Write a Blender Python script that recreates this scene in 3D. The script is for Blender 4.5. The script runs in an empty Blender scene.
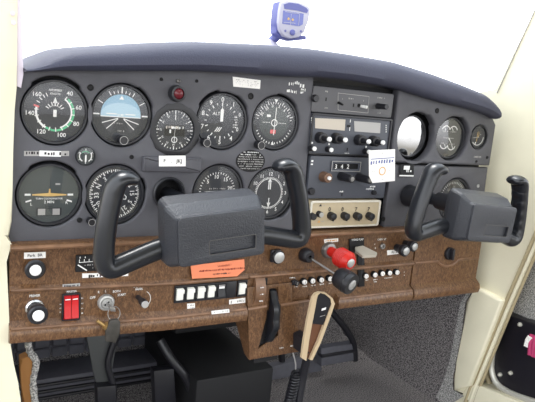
import bpy, bmesh, math, random
from mathutils import Vector, Matrix
random.seed(7)
sc = bpy.context.scene
COL = sc.collection
PI = math.pi
ZO = 0.62            # height of the airspeed dial above the cabin floor

# ------------------------------------------------------------------ camera
F, YAW, PIT, ROL = 600.0, 0.53910528, 0.17377297, -0.09330948
CAM = Vector((-0.15414826, -0.80247007, 0.04592741))
cy, sy, cp, sp = math.cos(YAW), math.sin(YAW), math.cos(PIT), math.sin(PIT)
FW = Vector((sy * cp, cy * cp, -sp)); RT = Vector((cy, -sy, 0)); DN = FW.cross(RT)
cr, sr = math.cos(ROL), math.sin(ROL)
R2 = cr * RT + sr * DN; D2 = -sr * RT + cr * DN

def ray(px, py):
    return FW + R2 * ((px - 267.5) / F) + D2 * ((py - 201.0) / F)
def at(px, py, Y=0.0):
    "point of the plane at depth Y that the photograph shows at px, py"
    v = ray(px, py); return CAM + v * ((Y - CAM.y) / v.y)
def atx(px, py, X):
    v = ray(px, py); return CAM + v * ((X - CAM.x) / v.x)
def xz(px, py, Y=0.0):
    p = at(px, py, Y); return (p.x, p.z)
def poly(pts, Y=0.0):
    return [xz(a, b, Y) for a, b in pts]
def mpp(px, py, Y=0.0):
    return (at(px, py, Y) - CAM).dot(FW) / F

cd = bpy.data.cameras.new('camera'); co = bpy.data.objects.new('camera', cd); COL.objects.link(co)
cd.sensor_fit = 'HORIZONTAL'; cd.sensor_width = 36.0; cd.lens = F / 535 * 36.0; cd.clip_start = 0.01
m = Matrix.Identity(4)
for i in range(3):
    m[i][0] = R2[i]; m[i][1] = -D2[i]; m[i][2] = -FW[i]; m[i][3] = CAM[i]
co.matrix_world = m
sc.camera = co

# ------------------------------------------------------------------ materials
def lin(c):
    c /= 255.0
    return c / 12.92 if c <= 0.04045 else ((c + 0.055) / 1.055) ** 2.4
def rgb(r, g, b): return (lin(r), lin(g), lin(b), 1.0)
def mat(name, c, rough=0.5, metal=0.0, bump=0.0, bscale=400.0, var=0.0, vscale=60.0, spec=0.5):
    M = bpy.data.materials.new(name); M.use_nodes = True
    nt = M.node_tree; b = nt.nodes['Principled BSDF']
    b.inputs['Base Color'].default_value = c; b.inputs['Roughness'].default_value = rough
    b.inputs['Metallic'].default_value = metal; b.inputs['Specular IOR Level'].default_value = spec
    tc = nt.nodes.new('ShaderNodeTexCoord')
    if var:
        n = nt.nodes.new('ShaderNodeTexNoise'); n.inputs['Scale'].default_value = vscale; n.inputs['Detail'].default_value = 5
        nt.links.new(tc.outputs['Object'], n.inputs['Vector'])
        r = nt.nodes.new('ShaderNodeValToRGB')
        r.color_ramp.elements[0].position = 0.3; r.color_ramp.elements[1].position = 0.7
        r.color_ramp.elements[0].color = tuple(x * (1 - var) for x in c[:3]) + (1,)
        r.color_ramp.elements[1].color = tuple(min(1, x * (1 + var)) for x in c[:3]) + (1,)
        nt.links.new(n.outputs['Fac'], r.inputs['Fac']); nt.links.new(r.outputs['Color'], b.inputs['Base Color'])
    if bump:
        n2 = nt.nodes.new('ShaderNodeTexNoise'); n2.inputs['Scale'].default_value = bscale; n2.inputs['Detail'].default_value = 3
        nt.links.new(tc.outputs['Object'], n2.inputs['Vector'])
        bp = nt.nodes.new('ShaderNodeBump'); bp.inputs['Strength'].default_value = bump; bp.inputs['Distance'].default_value = 0.001
        nt.links.new(n2.outputs['Fac'], bp.inputs['Height']); nt.links.new(bp.outputs['Normal'], b.inputs['Normal'])
    return M
def wood_mat():
    M = mat('burl wood laminate', rgb(110, 74, 52), 0.34, bump=0.25, bscale=500)
    nt = M.node_tree; b = nt.nodes['Principled BSDF']
    tc = nt.nodes.new('ShaderNodeTexCoord'); mp = nt.nodes.new('ShaderNodeMapping'); mp.inputs['Scale'].default_value = (1.7, 1, 0.8)
    n = nt.nodes.new('ShaderNodeTexNoise'); n.inputs['Scale'].default_value = 170; n.inputs['Detail'].default_value = 8
    n.inputs['Roughness'].default_value = 0.72; n.inputs['Distortion'].default_value = 1.2
    nt.links.new(tc.outputs['Object'], mp.inputs['Vector']); nt.links.new(mp.outputs['Vector'], n.inputs['Vector'])
    r = nt.nodes.new('ShaderNodeValToRGB'); e = r.color_ramp.elements
    e[0].position = 0.30; e[0].color = rgb(58, 38, 26)
    e[1].position = 0.72; e[1].color = rgb(152, 116, 82)
    k = e.new(0.5); k.color = rgb(102, 72, 48)
    nt.links.new(n.outputs['Fac'], r.inputs['Fac']); nt.links.new(r.outputs['Color'], b.inputs['Base Color'])
    return M
def carpet_mat(name, a, c):
    M = mat(name, a, 0.95, bump=1.0, bscale=300, spec=0.1)
    nt = M.node_tree; b = nt.nodes['Principled BSDF']
    tc = nt.nodes.new('ShaderNodeTexCoord')
    n = nt.nodes.new('ShaderNodeTexNoise'); n.inputs['Scale'].default_value = 420; n.inputs['Detail'].default_value = 3
    nt.links.new(tc.outputs['Object'], n.inputs['Vector'])
    r = nt.nodes.new('ShaderNodeValToRGB'); e = r.color_ramp.elements
    e[0].position = 0.38; e[0].color = a; e[1].position = 0.66; e[1].color = c
    nt.links.new(n.outputs['Fac'], r.inputs['Fac']); nt.links.new(r.outputs['Color'], b.inputs['Base Color'])
    return M
def glass_mat(name, tint, refl, rough=0.02):
    M = bpy.data.materials.new(name); M.use_nodes = True; nt = M.node_tree; nt.nodes.clear()
    o = nt.nodes.new('ShaderNodeOutputMaterial'); mx = nt.nodes.new('ShaderNodeMixShader')
    t = nt.nodes.new('ShaderNodeBsdfTransparent'); t.inputs['Color'].default_value = tint
    g = nt.nodes.new('ShaderNodeBsdfGlossy'); g.inputs['Roughness'].default_value = rough
    mx.inputs[0].default_value = refl
    nt.links.new(t.outputs[0], mx.inputs[1]); nt.links.new(g.outputs[0], mx.inputs[2]); nt.links.new(mx.outputs[0], o.inputs['Surface'])
    return M

PANEL = mat('grey black moulded plastic', rgb(84, 84, 90), 0.55, bump=0.5, bscale=900, var=0.10, vscale=30)
RADIO = mat('charcoal painted metal', rgb(74, 77, 86), 0.5, bump=0.15, bscale=900)
AUDIO = mat('grey painted metal', rgb(90, 90, 94), 0.5, bump=0.15, bscale=900)
BLACK = mat('black plastic', rgb(30, 30, 35), 0.38)
PITCH = mat('matt black', rgb(14, 14, 17), 0.7)
GRIP = mat('glossy black grip', rgb(28, 30, 35), 0.28)
HUB = mat('grained black plastic', rgb(50, 52, 58), 0.34, bump=0.8, bscale=620)
VINYL = mat('blue black vinyl', rgb(58, 60, 78), 0.62, bump=0.6, bscale=500)  # bluish tint of the haze mixed into the dark vinyl colour
WOOD = wood_mat()
WOODEDGE = mat('worn and highlit wood laminate edge', rgb(124, 92, 68), 0.4, var=0.35, vscale=50)  # lighter than the wood: wear together with painted ridge highlights
CREAM = mat('cream painted metal', rgb(232, 226, 200), 0.55, var=0.05, vscale=12)
CREAM2 = mat('tan rubber seal', rgb(176, 162, 128), 0.6)
LILAC = mat('pale translucent plastic', rgb(226, 216, 228), 0.4)
WHITE = mat('white print', rgb(240, 240, 238), 0.5)
PAPER = mat('white paper', rgb(250, 248, 244), 0.6)
DIM = mat('faint grey print', rgb(172, 170, 168), 0.6)
INK = mat('dark ink', rgb(40, 36, 40), 0.6)
BLUEINK = mat('blue ink', rgb(84, 96, 160), 0.6)
REDINK = mat('dark red ink', rgb(130, 40, 26), 0.6)
DIAL = mat('dial face black', rgb(48, 50, 56), 0.6)
DIALG = mat('dial face grey green', rgb(68, 74, 74), 0.6)
RING = mat('bezel black', rgb(40, 41, 46), 0.4)
EDGEGREY = mat('mid grey plastic edge', rgb(78, 76, 74), 0.5)
PALE = mat('pale bright metal', rgb(196, 194, 184), 0.35, 0.3)
CHROME = mat('chrome', rgb(205, 205, 205), 0.25, 1.0)
ALU = mat('brushed aluminium', rgb(190, 190, 188), 0.38, 0.6)
STEEL = mat('dull steel', rgb(150, 148, 145), 0.4, 0.8)
BRASS = mat('brass', rgb(170, 140, 90), 0.4, 0.7)
BRONZE = mat('bronzed knob', rgb(120, 92, 74), 0.4, 0.4)
RED = mat('red plastic', rgb(200, 34, 26), 0.35)
SWRED = mat('red switch plastic', rgb(196, 26, 34), 0.3)
LAMPRED = mat('dark red lens', rgb(100, 26, 36), 0.2)
ORANGE = mat('orange sticker', rgb(240, 140, 100), 0.55)
ORINK = mat('orange ink', rgb(226, 172, 96), 0.5)
GREEN = mat('green arc', rgb(90, 190, 140), 0.5)
PINK = mat('pink mark', rgb(226, 110, 110), 0.5)
SKY = mat('sky half of horizon', rgb(176, 206, 222), 0.6)
SKY2 = mat('sky band of horizon', rgb(140, 182, 206), 0.6)
EARTH = mat('ground half of horizon', rgb(66, 68, 74), 0.6)
AMBER = mat('aeroplane symbol', rgb(214, 178, 110), 0.5)
BEIGE = mat('beige plastic', rgb(206, 184, 150), 0.5)
SAND = mat('beige radio face', rgb(196, 180, 150), 0.5, var=0.05)
SANDEDGE = mat('pale radio edge', rgb(226, 220, 206), 0.45)
LCD = mat('blank beige display', rgb(196, 186, 172), 0.35)
LCD2 = mat('blank grey display', rgb(172, 170, 168), 0.3)
IVORY = mat('ivory rocker', rgb(240, 240, 232), 0.35)
LEVER = mat('grey beige lever', rgb(180, 172, 158), 0.45)
CARPET = carpet_mat('grey speckled carpet', rgb(56, 54, 56), rgb(160, 155, 154))
CARPET2 = carpet_mat('light grey carpet', rgb(100, 100, 100), rgb(196, 194, 190))
MATBLK = mat('black rubber', rgb(84, 84, 92), 0.6, var=0.1)
FOAM = mat('orange brown foam', rgb(146, 102, 56), 0.9, bump=0.6, bscale=200)
POCKET = mat('black vinyl', rgb(24, 22, 30), 0.35, bump=0.5, bscale=60)
PALEBLUE = mat('blue grey screen', rgb(104, 112, 176), 0.25)
SILVER = mat('silver plastic', rgb(184, 182, 198), 0.4)
PURPLE = mat('blue grey plastic', rgb(96, 100, 160), 0.4)
MAGENTA = mat('magenta cloth', rgb(190, 60, 110), 0.7)
GLASS = glass_mat('instrument glass', (0.97, 0.97, 0.97, 1), 0.045)
GLASSR = glass_mat('strongly reflecting glass', (0.5, 0.5, 0.5, 1), 0.62)
GLASSM = glass_mat('reflecting glass', (0.9, 0.9, 0.9, 1), 0.14, 0.06)
PANE = glass_mat('acrylic window', (0.97, 0.98, 0.99, 1), 0.05)

# ------------------------------------------------------------------ mesh builder
_txt = {}
def text_geo(s):
    if s not in _txt:
        cu = bpy.data.curves.new('t', 'FONT'); cu.body = s; cu.size = 1.0; cu.offset = 0.012; cu.resolution_u = 2
        cu.align_x = 'CENTER'; cu.align_y = 'CENTER'
        o = bpy.data.objects.new('t', cu); COL.objects.link(o)
        bpy.context.view_layer.update()
        me = bpy.data.meshes.new_from_object(o.evaluated_get(bpy.context.evaluated_depsgraph_get()))
        _txt[s] = ([v.co.copy() for v in me.vertices], [tuple(p.vertices) for p in me.polygons])
        bpy.data.objects.remove(o); bpy.data.curves.remove(cu); bpy.data.meshes.remove(me)
    return _txt[s]

class MB:
    def __init__(s): s.v = []; s.f = []; s.fm = []; s.fs = []; s.mats = []
    def mi(s, M):
        if M not in s.mats: s.mats.append(M)
        return s.mats.index(M)
    def add(s, vs, fs, M, smooth=False):
        b = len(s.v); k = s.mi(M); s.v += [Vector(p) for p in vs]
        for f in fs: s.f.append([b + i for i in f]); s.fm.append(k); s.fs.append(smooth)
        return s
    def addbm(s, bm, M, smooth=False):
        bm.verts.index_update()
        s.add([v.co.copy() for v in bm.verts], [[v.index for v in f.verts] for f in bm.faces], M, smooth); bm.free(); return s
    def box(s, c, d, M, bev=0.0, seg=2, rot=None):
        bm = bmesh.new(); bmesh.ops.create_cube(bm, size=1)
        for v in bm.verts: v.co = Vector((v.co.x * d[0], v.co.y * d[1], v.co.z * d[2]))
        if bev: bmesh.ops.bevel(bm, geom=list(bm.edges), offset=bev, segments=seg, affect='EDGES', profile=0.5)
        if rot: bmesh.ops.rotate(bm, verts=bm.verts, cent=(0, 0, 0), matrix=rot)
        for v in bm.verts: v.co += Vector(c)
        return s.addbm(bm, M, bev > 0)
    def lathe(s, prof, M, seg=32, x=0, z=0, y=0):
        vs = []; fs = []; n = len(prof)
        for (r, yy) in prof:
            for k in range(seg):
                a = 2 * PI * k / seg; vs.append((x + r * math.cos(a), y + yy, z + r * math.sin(a)))
        for i in range(n - 1):
            for k in range(seg):
                k2 = (k + 1) % seg
                f = [i * seg + k, i * seg + k2, (i + 1) * seg + k2, (i + 1) * seg + k]
                fs.append(f[::-1])
        return s.add(vs, fs, M, True)
    def cyl(s, p0, p1, r0, r1, M, seg=16):
        p0 = Vector(p0); p1 = Vector(p1); d = (p1 - p0).normalized()
        u = d.orthogonal().normalized(); w = d.cross(u); vs = []; fs = []
        for p, r in ((p0, r0), (p1, r1)):
            for k in range(seg):
                a = 2 * PI * k / seg; vs.append(p + (u * math.cos(a) + w * math.sin(a)) * r)
        for k in range(seg): k2 = (k + 1) % seg; fs.append([k, k2, seg + k2, seg + k])
        s.add(vs, fs, M, True)
        s.add(vs[:seg], [list(range(seg))[::-1]], M); s.add(vs[seg:], [list(range(seg))], M)
        return s
    def tube(s, pts, r, M, seg=10, smooth=True):
        pts = [Vector(p) for p in pts]; n = len(pts); rs = r if isinstance(r, (list, tuple)) else [r] * n
        vs = []; fs = []; u = None
        for i in range(n):
            t = (pts[min(i + 1, n - 1)] - pts[max(i - 1, 0)]).normalized()
            u = t.orthogonal().normalized() if u is None else (u - t * u.dot(t)).normalized()
            w = t.cross(u)
            for k in range(seg):
                a = 2 * PI * k / seg; vs.append(pts[i] + (u * math.cos(a) + w * math.sin(a)) * rs[i])
        for i in range(n - 1):
            for k in range(seg):
                k2 = (k + 1) % seg; fs.append([i * seg + k, i * seg + k2, (i + 1) * seg + k2, (i + 1) * seg + k])
        fs.append(list(range(seg))[::-1]); fs.append([(n - 1) * seg + k for k in range(seg)])
        return s.add(vs, fs, M, smooth)
    def flat(s, pg, y, M):
        ar = sum(pg[i][0] * pg[(i + 1) % len(pg)][1] - pg[(i + 1) % len(pg)][0] * pg[i][1] for i in range(len(pg)))
        if ar < 0: pg = pg[::-1]
        return s.add([(a, y, b) for a, b in pg], [list(range(len(pg)))], M)
    def rect(s, x, z, w, h, y, M): return s.flat([(x - w / 2, z - h / 2), (x + w / 2, z - h / 2), (x + w / 2, z + h / 2), (x - w / 2, z + h / 2)], y, M)
    def prism(s, pg, y0, y1, M, bev=0.0):
        ar = sum(pg[i][0] * pg[(i + 1) % len(pg)][1] - pg[(i + 1) % len(pg)][0] * pg[i][1] for i in range(len(pg)))
        if ar < 0: pg = pg[::-1]
        bm = bmesh.new(); a = [bm.verts.new((p[0], y0, p[1])) for p in pg]; b = [bm.verts.new((p[0], y1, p[1])) for p in pg]; n = len(pg)
        front = bm.faces.new(a); bm.faces.new(b[::-1])
        for i in range(n): j = (i + 1) % n; bm.faces.new([a[j], a[i], b[i], b[j]])
        if bev: bmesh.ops.bevel(bm, geom=list(front.edges), offset=bev, segments=2, affect='EDGES', profile=0.5)
        return s.addbm(bm, M, bev > 0)
    def disc(s, r, y, M, seg=40, x=0, z=0):
        return s.flat([(x + r * math.cos(2 * PI * k / seg), z + r * math.sin(2 * PI * k / seg)) for k in range(seg)], y, M)
    def arc(s, r0, r1, a0, a1, y, M, x=0, z=0):
        n = max(2, int(abs(a1 - a0) / 6)); vs = []; fs = []
        for k in range(n + 1):
            a = math.radians(a0 + (a1 - a0) * k / n)
            vs += [(x + r0 * math.sin(a), y, z + r0 * math.cos(a)), (x + r1 * math.sin(a), y, z + r1 * math.cos(a))]
        for k in range(n): fs.append([2 * k, 2 * k + 2, 2 * k + 3, 2 * k + 1])
        return s.add(vs, fs, M)
    def line(s, x0, z0, x1, z1, w, y, M):
        d = Vector((x1 - x0, z1 - z0)); d.normalize(); n = Vector((-d.y, d.x)) * w / 2
        return s.flat([(x0 - n.x, z0 - n.y), (x1 - n.x, z1 - n.y), (x1 + n.x, z1 + n.y), (x0 + n.x, z0 + n.y)], y, M)
    def tick(s, a, r0, r1, w, y, M, x=0, z=0):
        t = math.radians(a); return s.line(x + r0 * math.sin(t), z + r0 * math.cos(t), x + r1 * math.sin(t), z + r1 * math.cos(t), w, y, M)
    def text(s, st, size, x, z, y, M, rot=0.0, sx=1.0):
        v, f = text_geo(st); c, n = math.cos(rot), math.sin(rot)
        return s.add([(x + (p.x * sx * c - p.y * n) * size, y, z + (p.x * sx * n + p.y * c) * size) for p in v], f, M)
    def strokes(s, x, z, w, h, y, M, seed=1, fill=0.7):
        "a row of worn print, too small to read"
        R = random.Random(seed); t = -w / 2
        while t < w / 2:
            k = min(h * R.uniform(0.35, 0.75), w / 2 - t)
            if R.random() < fill and k > 0: s.rect(x + t + k / 2, z + h * R.uniform(-0.12, 0.12), k * 0.85, h * R.uniform(0.6, 1.0), y, M)
            t += h * R.uniform(0.5, 1.0)
        return s
    def grid(s, rows, M, smooth=True, closed=False):
        n = len(rows[0]); vs = [p for r in rows for p in r]; fs = []
        for i in range(len(rows) - 1):
            for k in range(n if closed else n - 1):
                k2 = (k + 1) % n; fs.append([i * n + k, i * n + k2, (i + 1) * n + k2, (i + 1) * n + k])
        return s.add(vs, fs, M, smooth)
    def plate(s, outer, holes, y0, y1, bev, M):
        "a sheet with real openings, front at y0"
        cu = bpy.data.curves.new('c', 'CURVE'); cu.dimensions = '2D'; cu.fill_mode = 'BOTH'
        th = (y1 - y0) / 2; cu.extrude = max(th - bev, 0.0001); cu.bevel_depth = bev; cu.bevel_resolution = 2; cu.offset = -bev
        for pg in [outer] + holes:
            sp_ = cu.splines.new('POLY'); sp_.points.add(len(pg) - 1); sp_.use_cyclic_u = True
            for p, q in zip(sp_.points, pg): p.co = (q[0], q[1], 0, 1)
        o = bpy.data.objects.new('c', cu); COL.objects.link(o); bpy.context.view_layer.update()
        me = bpy.data.meshes.new_from_object(o.evaluated_get(bpy.context.evaluated_depsgraph_get()))
        bm = bmesh.new(); bm.from_mesh(me); bmesh.ops.remove_doubles(bm, verts=bm.verts, dist=1e-6)
        for v in bm.verts: v.co = Vector((v.co.x, (y0 + y1) / 2 - v.co.z, v.co.y))
        bmesh.ops.recalc_face_normals(bm, faces=bm.faces)
        bpy.data.objects.remove(o); bpy.data.curves.remove(cu); bpy.data.meshes.remove(me)
        return s.addbm(bm, M, True)
    def ext(s, prof, x0, x1, M, n=1):
        "profile of (y, z) run along x, with end caps"
        k = len(prof); rows = [[(x0 + (x1 - x0) * i / n, p[0], p[1]) for p in prof] for i in range(n + 1)]
        s.grid([r + [r[0]] for r in rows], M, True)
        s.add(rows[0], [list(range(k))], M); s.add(rows[-1], [list(range(k))[::-1]], M); return s
    def build(s, name, parent=None, loc=(0, 0, 0), rot=None, sharp=38):
        me = bpy.data.meshes.new(name); me.from_pydata([tuple(p) for p in s.v], [], s.f)
        for M in s.mats: me.materials.append(M)
        me.polygons.foreach_set('material_index', s.fm); me.polygons.foreach_set('use_smooth', s.fs)
        me.set_sharp_from_angle(angle=math.radians(sharp)); me.update()
        o = bpy.data.objects.new(name, me); COL.objects.link(o); o.location = loc
        if rot: o.rotation_euler = rot
        if parent: o.parent = parent
        return o

def tag(o, label, cat, group=None):
    o['label'] = label; o['category'] = cat
    if group: o['group'] = group
    return o
def thing(name, label, cat, loc=(0, 0, 0), group=None, rot=None):
    o = bpy.data.objects.new(name, None); COL.objects.link(o); o.location = loc; o.empty_display_size = 0.02
    if rot: o.rotation_euler = rot
    return tag(o, label, cat, group)
def struct(o): o['kind'] = 'structure'; return o
def copy_tree(o, parent=None):
    c = o.copy(); COL.objects.link(c)
    if parent: c.parent = parent
    for ch in list(o.children): copy_tree(ch, c)
    return c
def circ(x, z, r, n=56, notch=None):
    out = []
    for k in range(n):
        a = 360.0 * k / n; rr = r
        if notch:
            for (a0, a1, dr) in notch:
                if a0 <= a <= a1: rr = r + dr
        t = math.radians(a); out.append((x + rr * math.sin(t), z + rr * math.cos(t)))
    return out
def rrect(x0, z0, x1, z1, r, n=4):
    out = []
    for (cx, cz, a0) in ((x1 - r, z1 - r, 0), (x0 + r, z1 - r, 90), (x0 + r, z0 + r, 180), (x1 - r, z0 + r, 270)):
        for k in range(n + 1):
            a = math.radians(a0 + 90.0 * k / n); out.append((cx + r * math.cos(a), cz + r * math.sin(a)))
    return out
def catmull(pts, n=6):
    pts = [Vector(p) for p in pts]; out = []
    for i in range(len(pts) - 1):
        p0, p1, p2, p3 = pts[max(i - 1, 0)], pts[i], pts[i + 1], pts[min(i + 2, len(pts) - 1)]
        for k in range(n):
            t = k / n
            out.append(0.5 * ((2 * p1) + (p2 - p0) * t + (2 * p0 - 5 * p1 + 4 * p2 - p3) * t * t + (3 * p1 - p0 - 3 * p2 + p3) * t ** 3))
    return out + [pts[-1]]

# ------------------------------------------------------------------ gauges
GY = 0.008                       # dial depth behind the face of the panel
GA = dict(asi=(54.7, 112), ai=(120.8, 115), alt=(221, 121), obs=(274, 122.8), tc=(49.3, 194.3), dg=(114.4, 194), vsi=(217, 191.5), clk=(268.8, 193))
G = {k: at(*v, GY) for k, v in GA.items()}
RD = 0.0383
RM = at(174.5, 130, 0.004)
EG = at(409, 136, 0.018); FG = at(448.2, 138, 0.010); SG = at(477.6, 137, 0.002); TG = at(452, 199, 0.008)
SH = (0.160, -0.106)            # control shaft of the near yoke, x and z
SH2 = (0.6225, -0.110)

def gauge(name, label, p, R, face, glass=GLASS, y=GY):
    t = thing(name, label, 'gauge', (p.x, y, p.z))
    MB().lathe([(R * 1.10, 0.010), (R * 1.10, -0.002), (R * 1.06, -0.0045), (R * 1.0, -0.0045), (R * 0.98, 0.0)], RING, 56).build('bezel', t)
    d = face(MB().disc(R * 0.99, 0.0, DIAL, 56)); d.build('dial', t)
    g = MB(); prof = [(R * 1.0, -0.0026), (R * 0.7, -0.0032), (R * 0.35, -0.0035), (0.0001, -0.0036)]
    g.lathe(prof, glass, 48).build('glass', t)
    return t
Y1, Y2, Y3 = -0.0005, -0.001, -0.0015
def needle(t, a, L, w, y=-0.0018, M=WHITE, tail=0.0):
    n = MB(); r = math.radians(a)
    n.flat([(-w * math.cos(r) - tail * math.sin(r), w * math.sin(r) - tail * math.cos(r)), (w * math.cos(r) - tail * math.sin(r), -w * math.sin(r) - tail * math.cos(r)),
            (L * math.sin(r), L * math.cos(r))], y, M)
    return n.build('needle', t)
def adj_knob(t, px, py, r, p, L=0.014, ring=DIM, y=GY, name='adjusting_knob'):
    q = at(px, py, -L); k = MB()
    k.lathe([(r * 0.9, 0.004), (r * 0.9, 0.0), (r, -0.002), (r, -L + 0.001), (r * 0.9, -L), (0.0001, -L)], BLACK, 24)
    if ring: k.lathe([(r * 0.94, -L - 0.0003), (r * 0.83, -L - 0.0003)], ring, 24)
    return k.build(name, t, (q.x - p.x, -y, q.z - p.z))

def f_asi(d):
    R = RD
    for i, s in enumerate(('40', '60', '80', '100', '120', '140', '160')):
        a = (36, 76, 117, 163, 212, 264, 313)[i]; r = R * 0.80; t = math.radians(a)
        d.text(s, R * 0.205, r * math.sin(t), r * math.cos(t), Y1, WHITE)
    d.arc(R * 0.56, R * 0.63, 208, 284, Y1, WHITE); d.arc(R * 0.52, R * 0.57, 36, 160, Y1, WHITE)
    d.arc(R * 0.58, R * 0.65, 42, 190, Y1, GREEN); d.arc(R * 0.56, R * 0.63, 190, 208, Y1, GREEN); d.tick(286, R * 0.52, R * 0.70, R * 0.06, Y2, PINK)
    for a in range(36, 290, 20): d.tick(a, R * 0.52, R * 0.66, R * 0.03, Y2, WHITE)
    for a in (300, 312, 324, 334): d.tick(a, R * 0.56, R * 0.68, R * 0.03, Y2, WHITE)
    d.text('AIRSPEED', R * 0.10, 0, R * 0.72, Y1, WHITE); d.text('KNOTS', R * 0.10, 0, R * 0.60, Y1, WHITE)
    for a in (-60, -42, -20, 0, 20, 42, 60): d.tick(a, R * 0.22, R * 0.34, R * 0.03, Y1, WHITE)
    d.arc(R * 0.2, R * 0.23, -50, 50, Y1, DIM); return d
t = gauge('airspeed_indicator', 'round airspeed gauge with green and white arcs reading 40 to 160', G['asi'], RD, f_asi)
MB().flat([(-RD * .055, -RD * .16), (RD * .055, -RD * .16), (RD * .055, RD * .08), (-RD * .055, RD * .08)], -0.0019, WHITE).flat([(-RD * .08, RD * .30), (RD * .08, RD * .30), (0, RD * .5)], -0.0019, WHITE).line(0, RD * .2, 0, RD * .36, RD * .04, -0.0019, WHITE).build('needle', t)

def f_ai(d):
    R = RD; n = 24
    d.disc(R * 0.72, -0.0003, EARTH, 48)
    d.flat([(R * .72 * math.cos(PI * k / n), R * .72 * math.sin(PI * k / n)) for k in range(n + 1)], Y1, SKY2)
    d.flat([(R * .72, -R * .06), (R * .72, 0)] + [(R * .72 * math.cos(PI * k / n), R * .42 * math.sin(PI * k / n)) for k in range(n + 1)] + [(-R * .72, -R * .06)], -0.0007, SKY)
    for a, l in ((-90, .22), (-60, .2), (-30, .16), (-20, .1), (-10, .1), (0, .22), (10, .1), (20, .1), (30, .16), (60, .2), (90, .22)):
        d.tick(a, R * 0.76, R * (0.76 + l), R * (0.05 if l > .2 else .03), Y2, WHITE)
    d.line(-R * .72, -R * .07, R * .72, -R * .07, R * .03, Y2, WHITE)
    for x in (-1, 1):
        d.line(x * R * .15, R * .03, x * R * .52, R * .03, R * .04, -0.0013, WHITE)
        d.line(x * R * .1, -R * .12, x * R * .66, -R * .3, R * .03, Y2, WHITE); d.line(x * R * .1, -R * .14, x * R * .5, -R * .5, R * .03, Y2, WHITE)
        d.line(x * R * .02, -R * .12, x * R * .28, -R * .62, R * .02, Y2, EARTH)
    d.flat([(-R * .09, R * .54), (R * .09, R * .54), (0, R * .68)], Y2, WHITE); d.strokes(0, R * .0, R * .25, R * .08, -0.0014, WHITE, 3)
    d.flat([(-R * .15, -R * .15), (R * .15, -R * .15), (R * .34, -R * .66), (-R * .34, -R * .66)], Y1, DIAL)
    d.strokes(-R * .08, -R * .3, R * .3, R * .06, Y2, DIM, 4); d.strokes(0, -R * .56, R * .4, R * .06, Y2, DIM, 5)
    return d
t = gauge('attitude_indicator', 'artificial horizon gauge with pale blue sky half', G['ai'], RD, f_ai)
adj_knob(t, 124, 140.5, 0.0062, G['ai'])
def f_alt(d):
    R = RD
    for i in range(10):
        a = i * 36; r = R * 0.82; tt = math.radians(a)
        if i not in (2, 3): d.text(str(i), R * 0.25, r * math.sin(tt), r * math.cos(tt), Y1, WHITE)
        d.tick(a, R * .58, R * .70, R * .04, Y1, WHITE); d.tick(a + 18, R * .62, R * .70, R * .03, Y1, WHITE)
    d.text('ALT', R * .18, -R * .22, R * .27, Y1, WHITE)
    for x in (-1, 0, 1): d.line((-.16 + x * .08) * R, -R * .42, (-.04 + x * .08) * R, -R * .24, R * .035, Y1, WHITE)
    d.rect(R * .66, R * .0, R * .22, R * .56, Y1, RING)
    for k in range(5): d.strokes(R * .62, R * (.18 - .1 * k), R * .2, R * .06, Y2, WHITE, k)
    d.text('0', R * .2, R * .78, R * .28, Y2, WHITE); d.text('0', R * .2, R * .72, -R * .3, Y2, WHITE); return d
t = gauge('altimeter', 'altimeter with one broad white needle pointing to zero at top', G['alt'], RD, f_alt)
n_ = MB(); R = RD
n_.flat([(-R * .06, -R * .02), (R * .06, -R * .02), (R * .07, R * .42), (0, R * .52), (-R * .07, R * .42)], -0.0019, WHITE).line(0, R * .5, 0, R * .74, R * .025, -0.0019, WHITE).build('needle', t)
adj_knob(t, 207.2, 143, 0.0062, G['alt'], ring=DIM)
def f_obs(d):
    R = RD
    d.disc(R * .68, -0.0003, DIALG, 48)
    for a in range(-80, 81, 8): d.tick(a, R * .76, R * (.92 if a % 24 == 0 else .84), R * .03, Y1, WHITE)
    for a in range(110, 251, 9): d.tick(a, R * .80, R * .88, R * .035, Y1, WHITE)
    for i, a in enumerate((-62, -36, -12, 14, 40, 64)): tt = math.radians(a); d.text(('30', '33', '0', '3', '6', '9')[i], R * .17, R * .68 * math.sin(tt), R * .68 * math.cos(tt), Y1, WHITE, -tt)
    d.flat([(-R * .09, R * .95), (R * .09, R * .95), (0, R * .8)], Y2, WHITE); d.flat([(-R * .07, -R * .9), (R * .07, -R * .9), (0, -R * .74)], Y2, WHITE)
    d.arc(R * .11, R * .15, 0, 360, Y2, WHITE)
    for k in range(1, 6):
        for x in (-1, 1): d.rect(x * R * (.15 + .075 * k), 0, R * .035, R * .035, Y2, WHITE)
    d.rect(-R * .28, R * .27, R * .18, R * .1, Y1, WHITE); d.rect(-R * .02, -R * .36, R * .26, R * .16, Y1, PINK); d.disc(R * .05, Y1, RING, 10, -R * .38, -R * .32)
    d.arc(R * .50, R * .52, 50, 110, Y1, RING); return d
t = gauge('course_indicator', 'navigation gauge with vertical white needle and small red flag', G['obs'], RD, f_obs)
MB().line(0, -RD * .5, RD * .03, RD * .62, RD * .035, -0.0019, WHITE).build('needle', t)
adj_knob(t, 261.5, 145.5, 0.0066, G['obs'])
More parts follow.
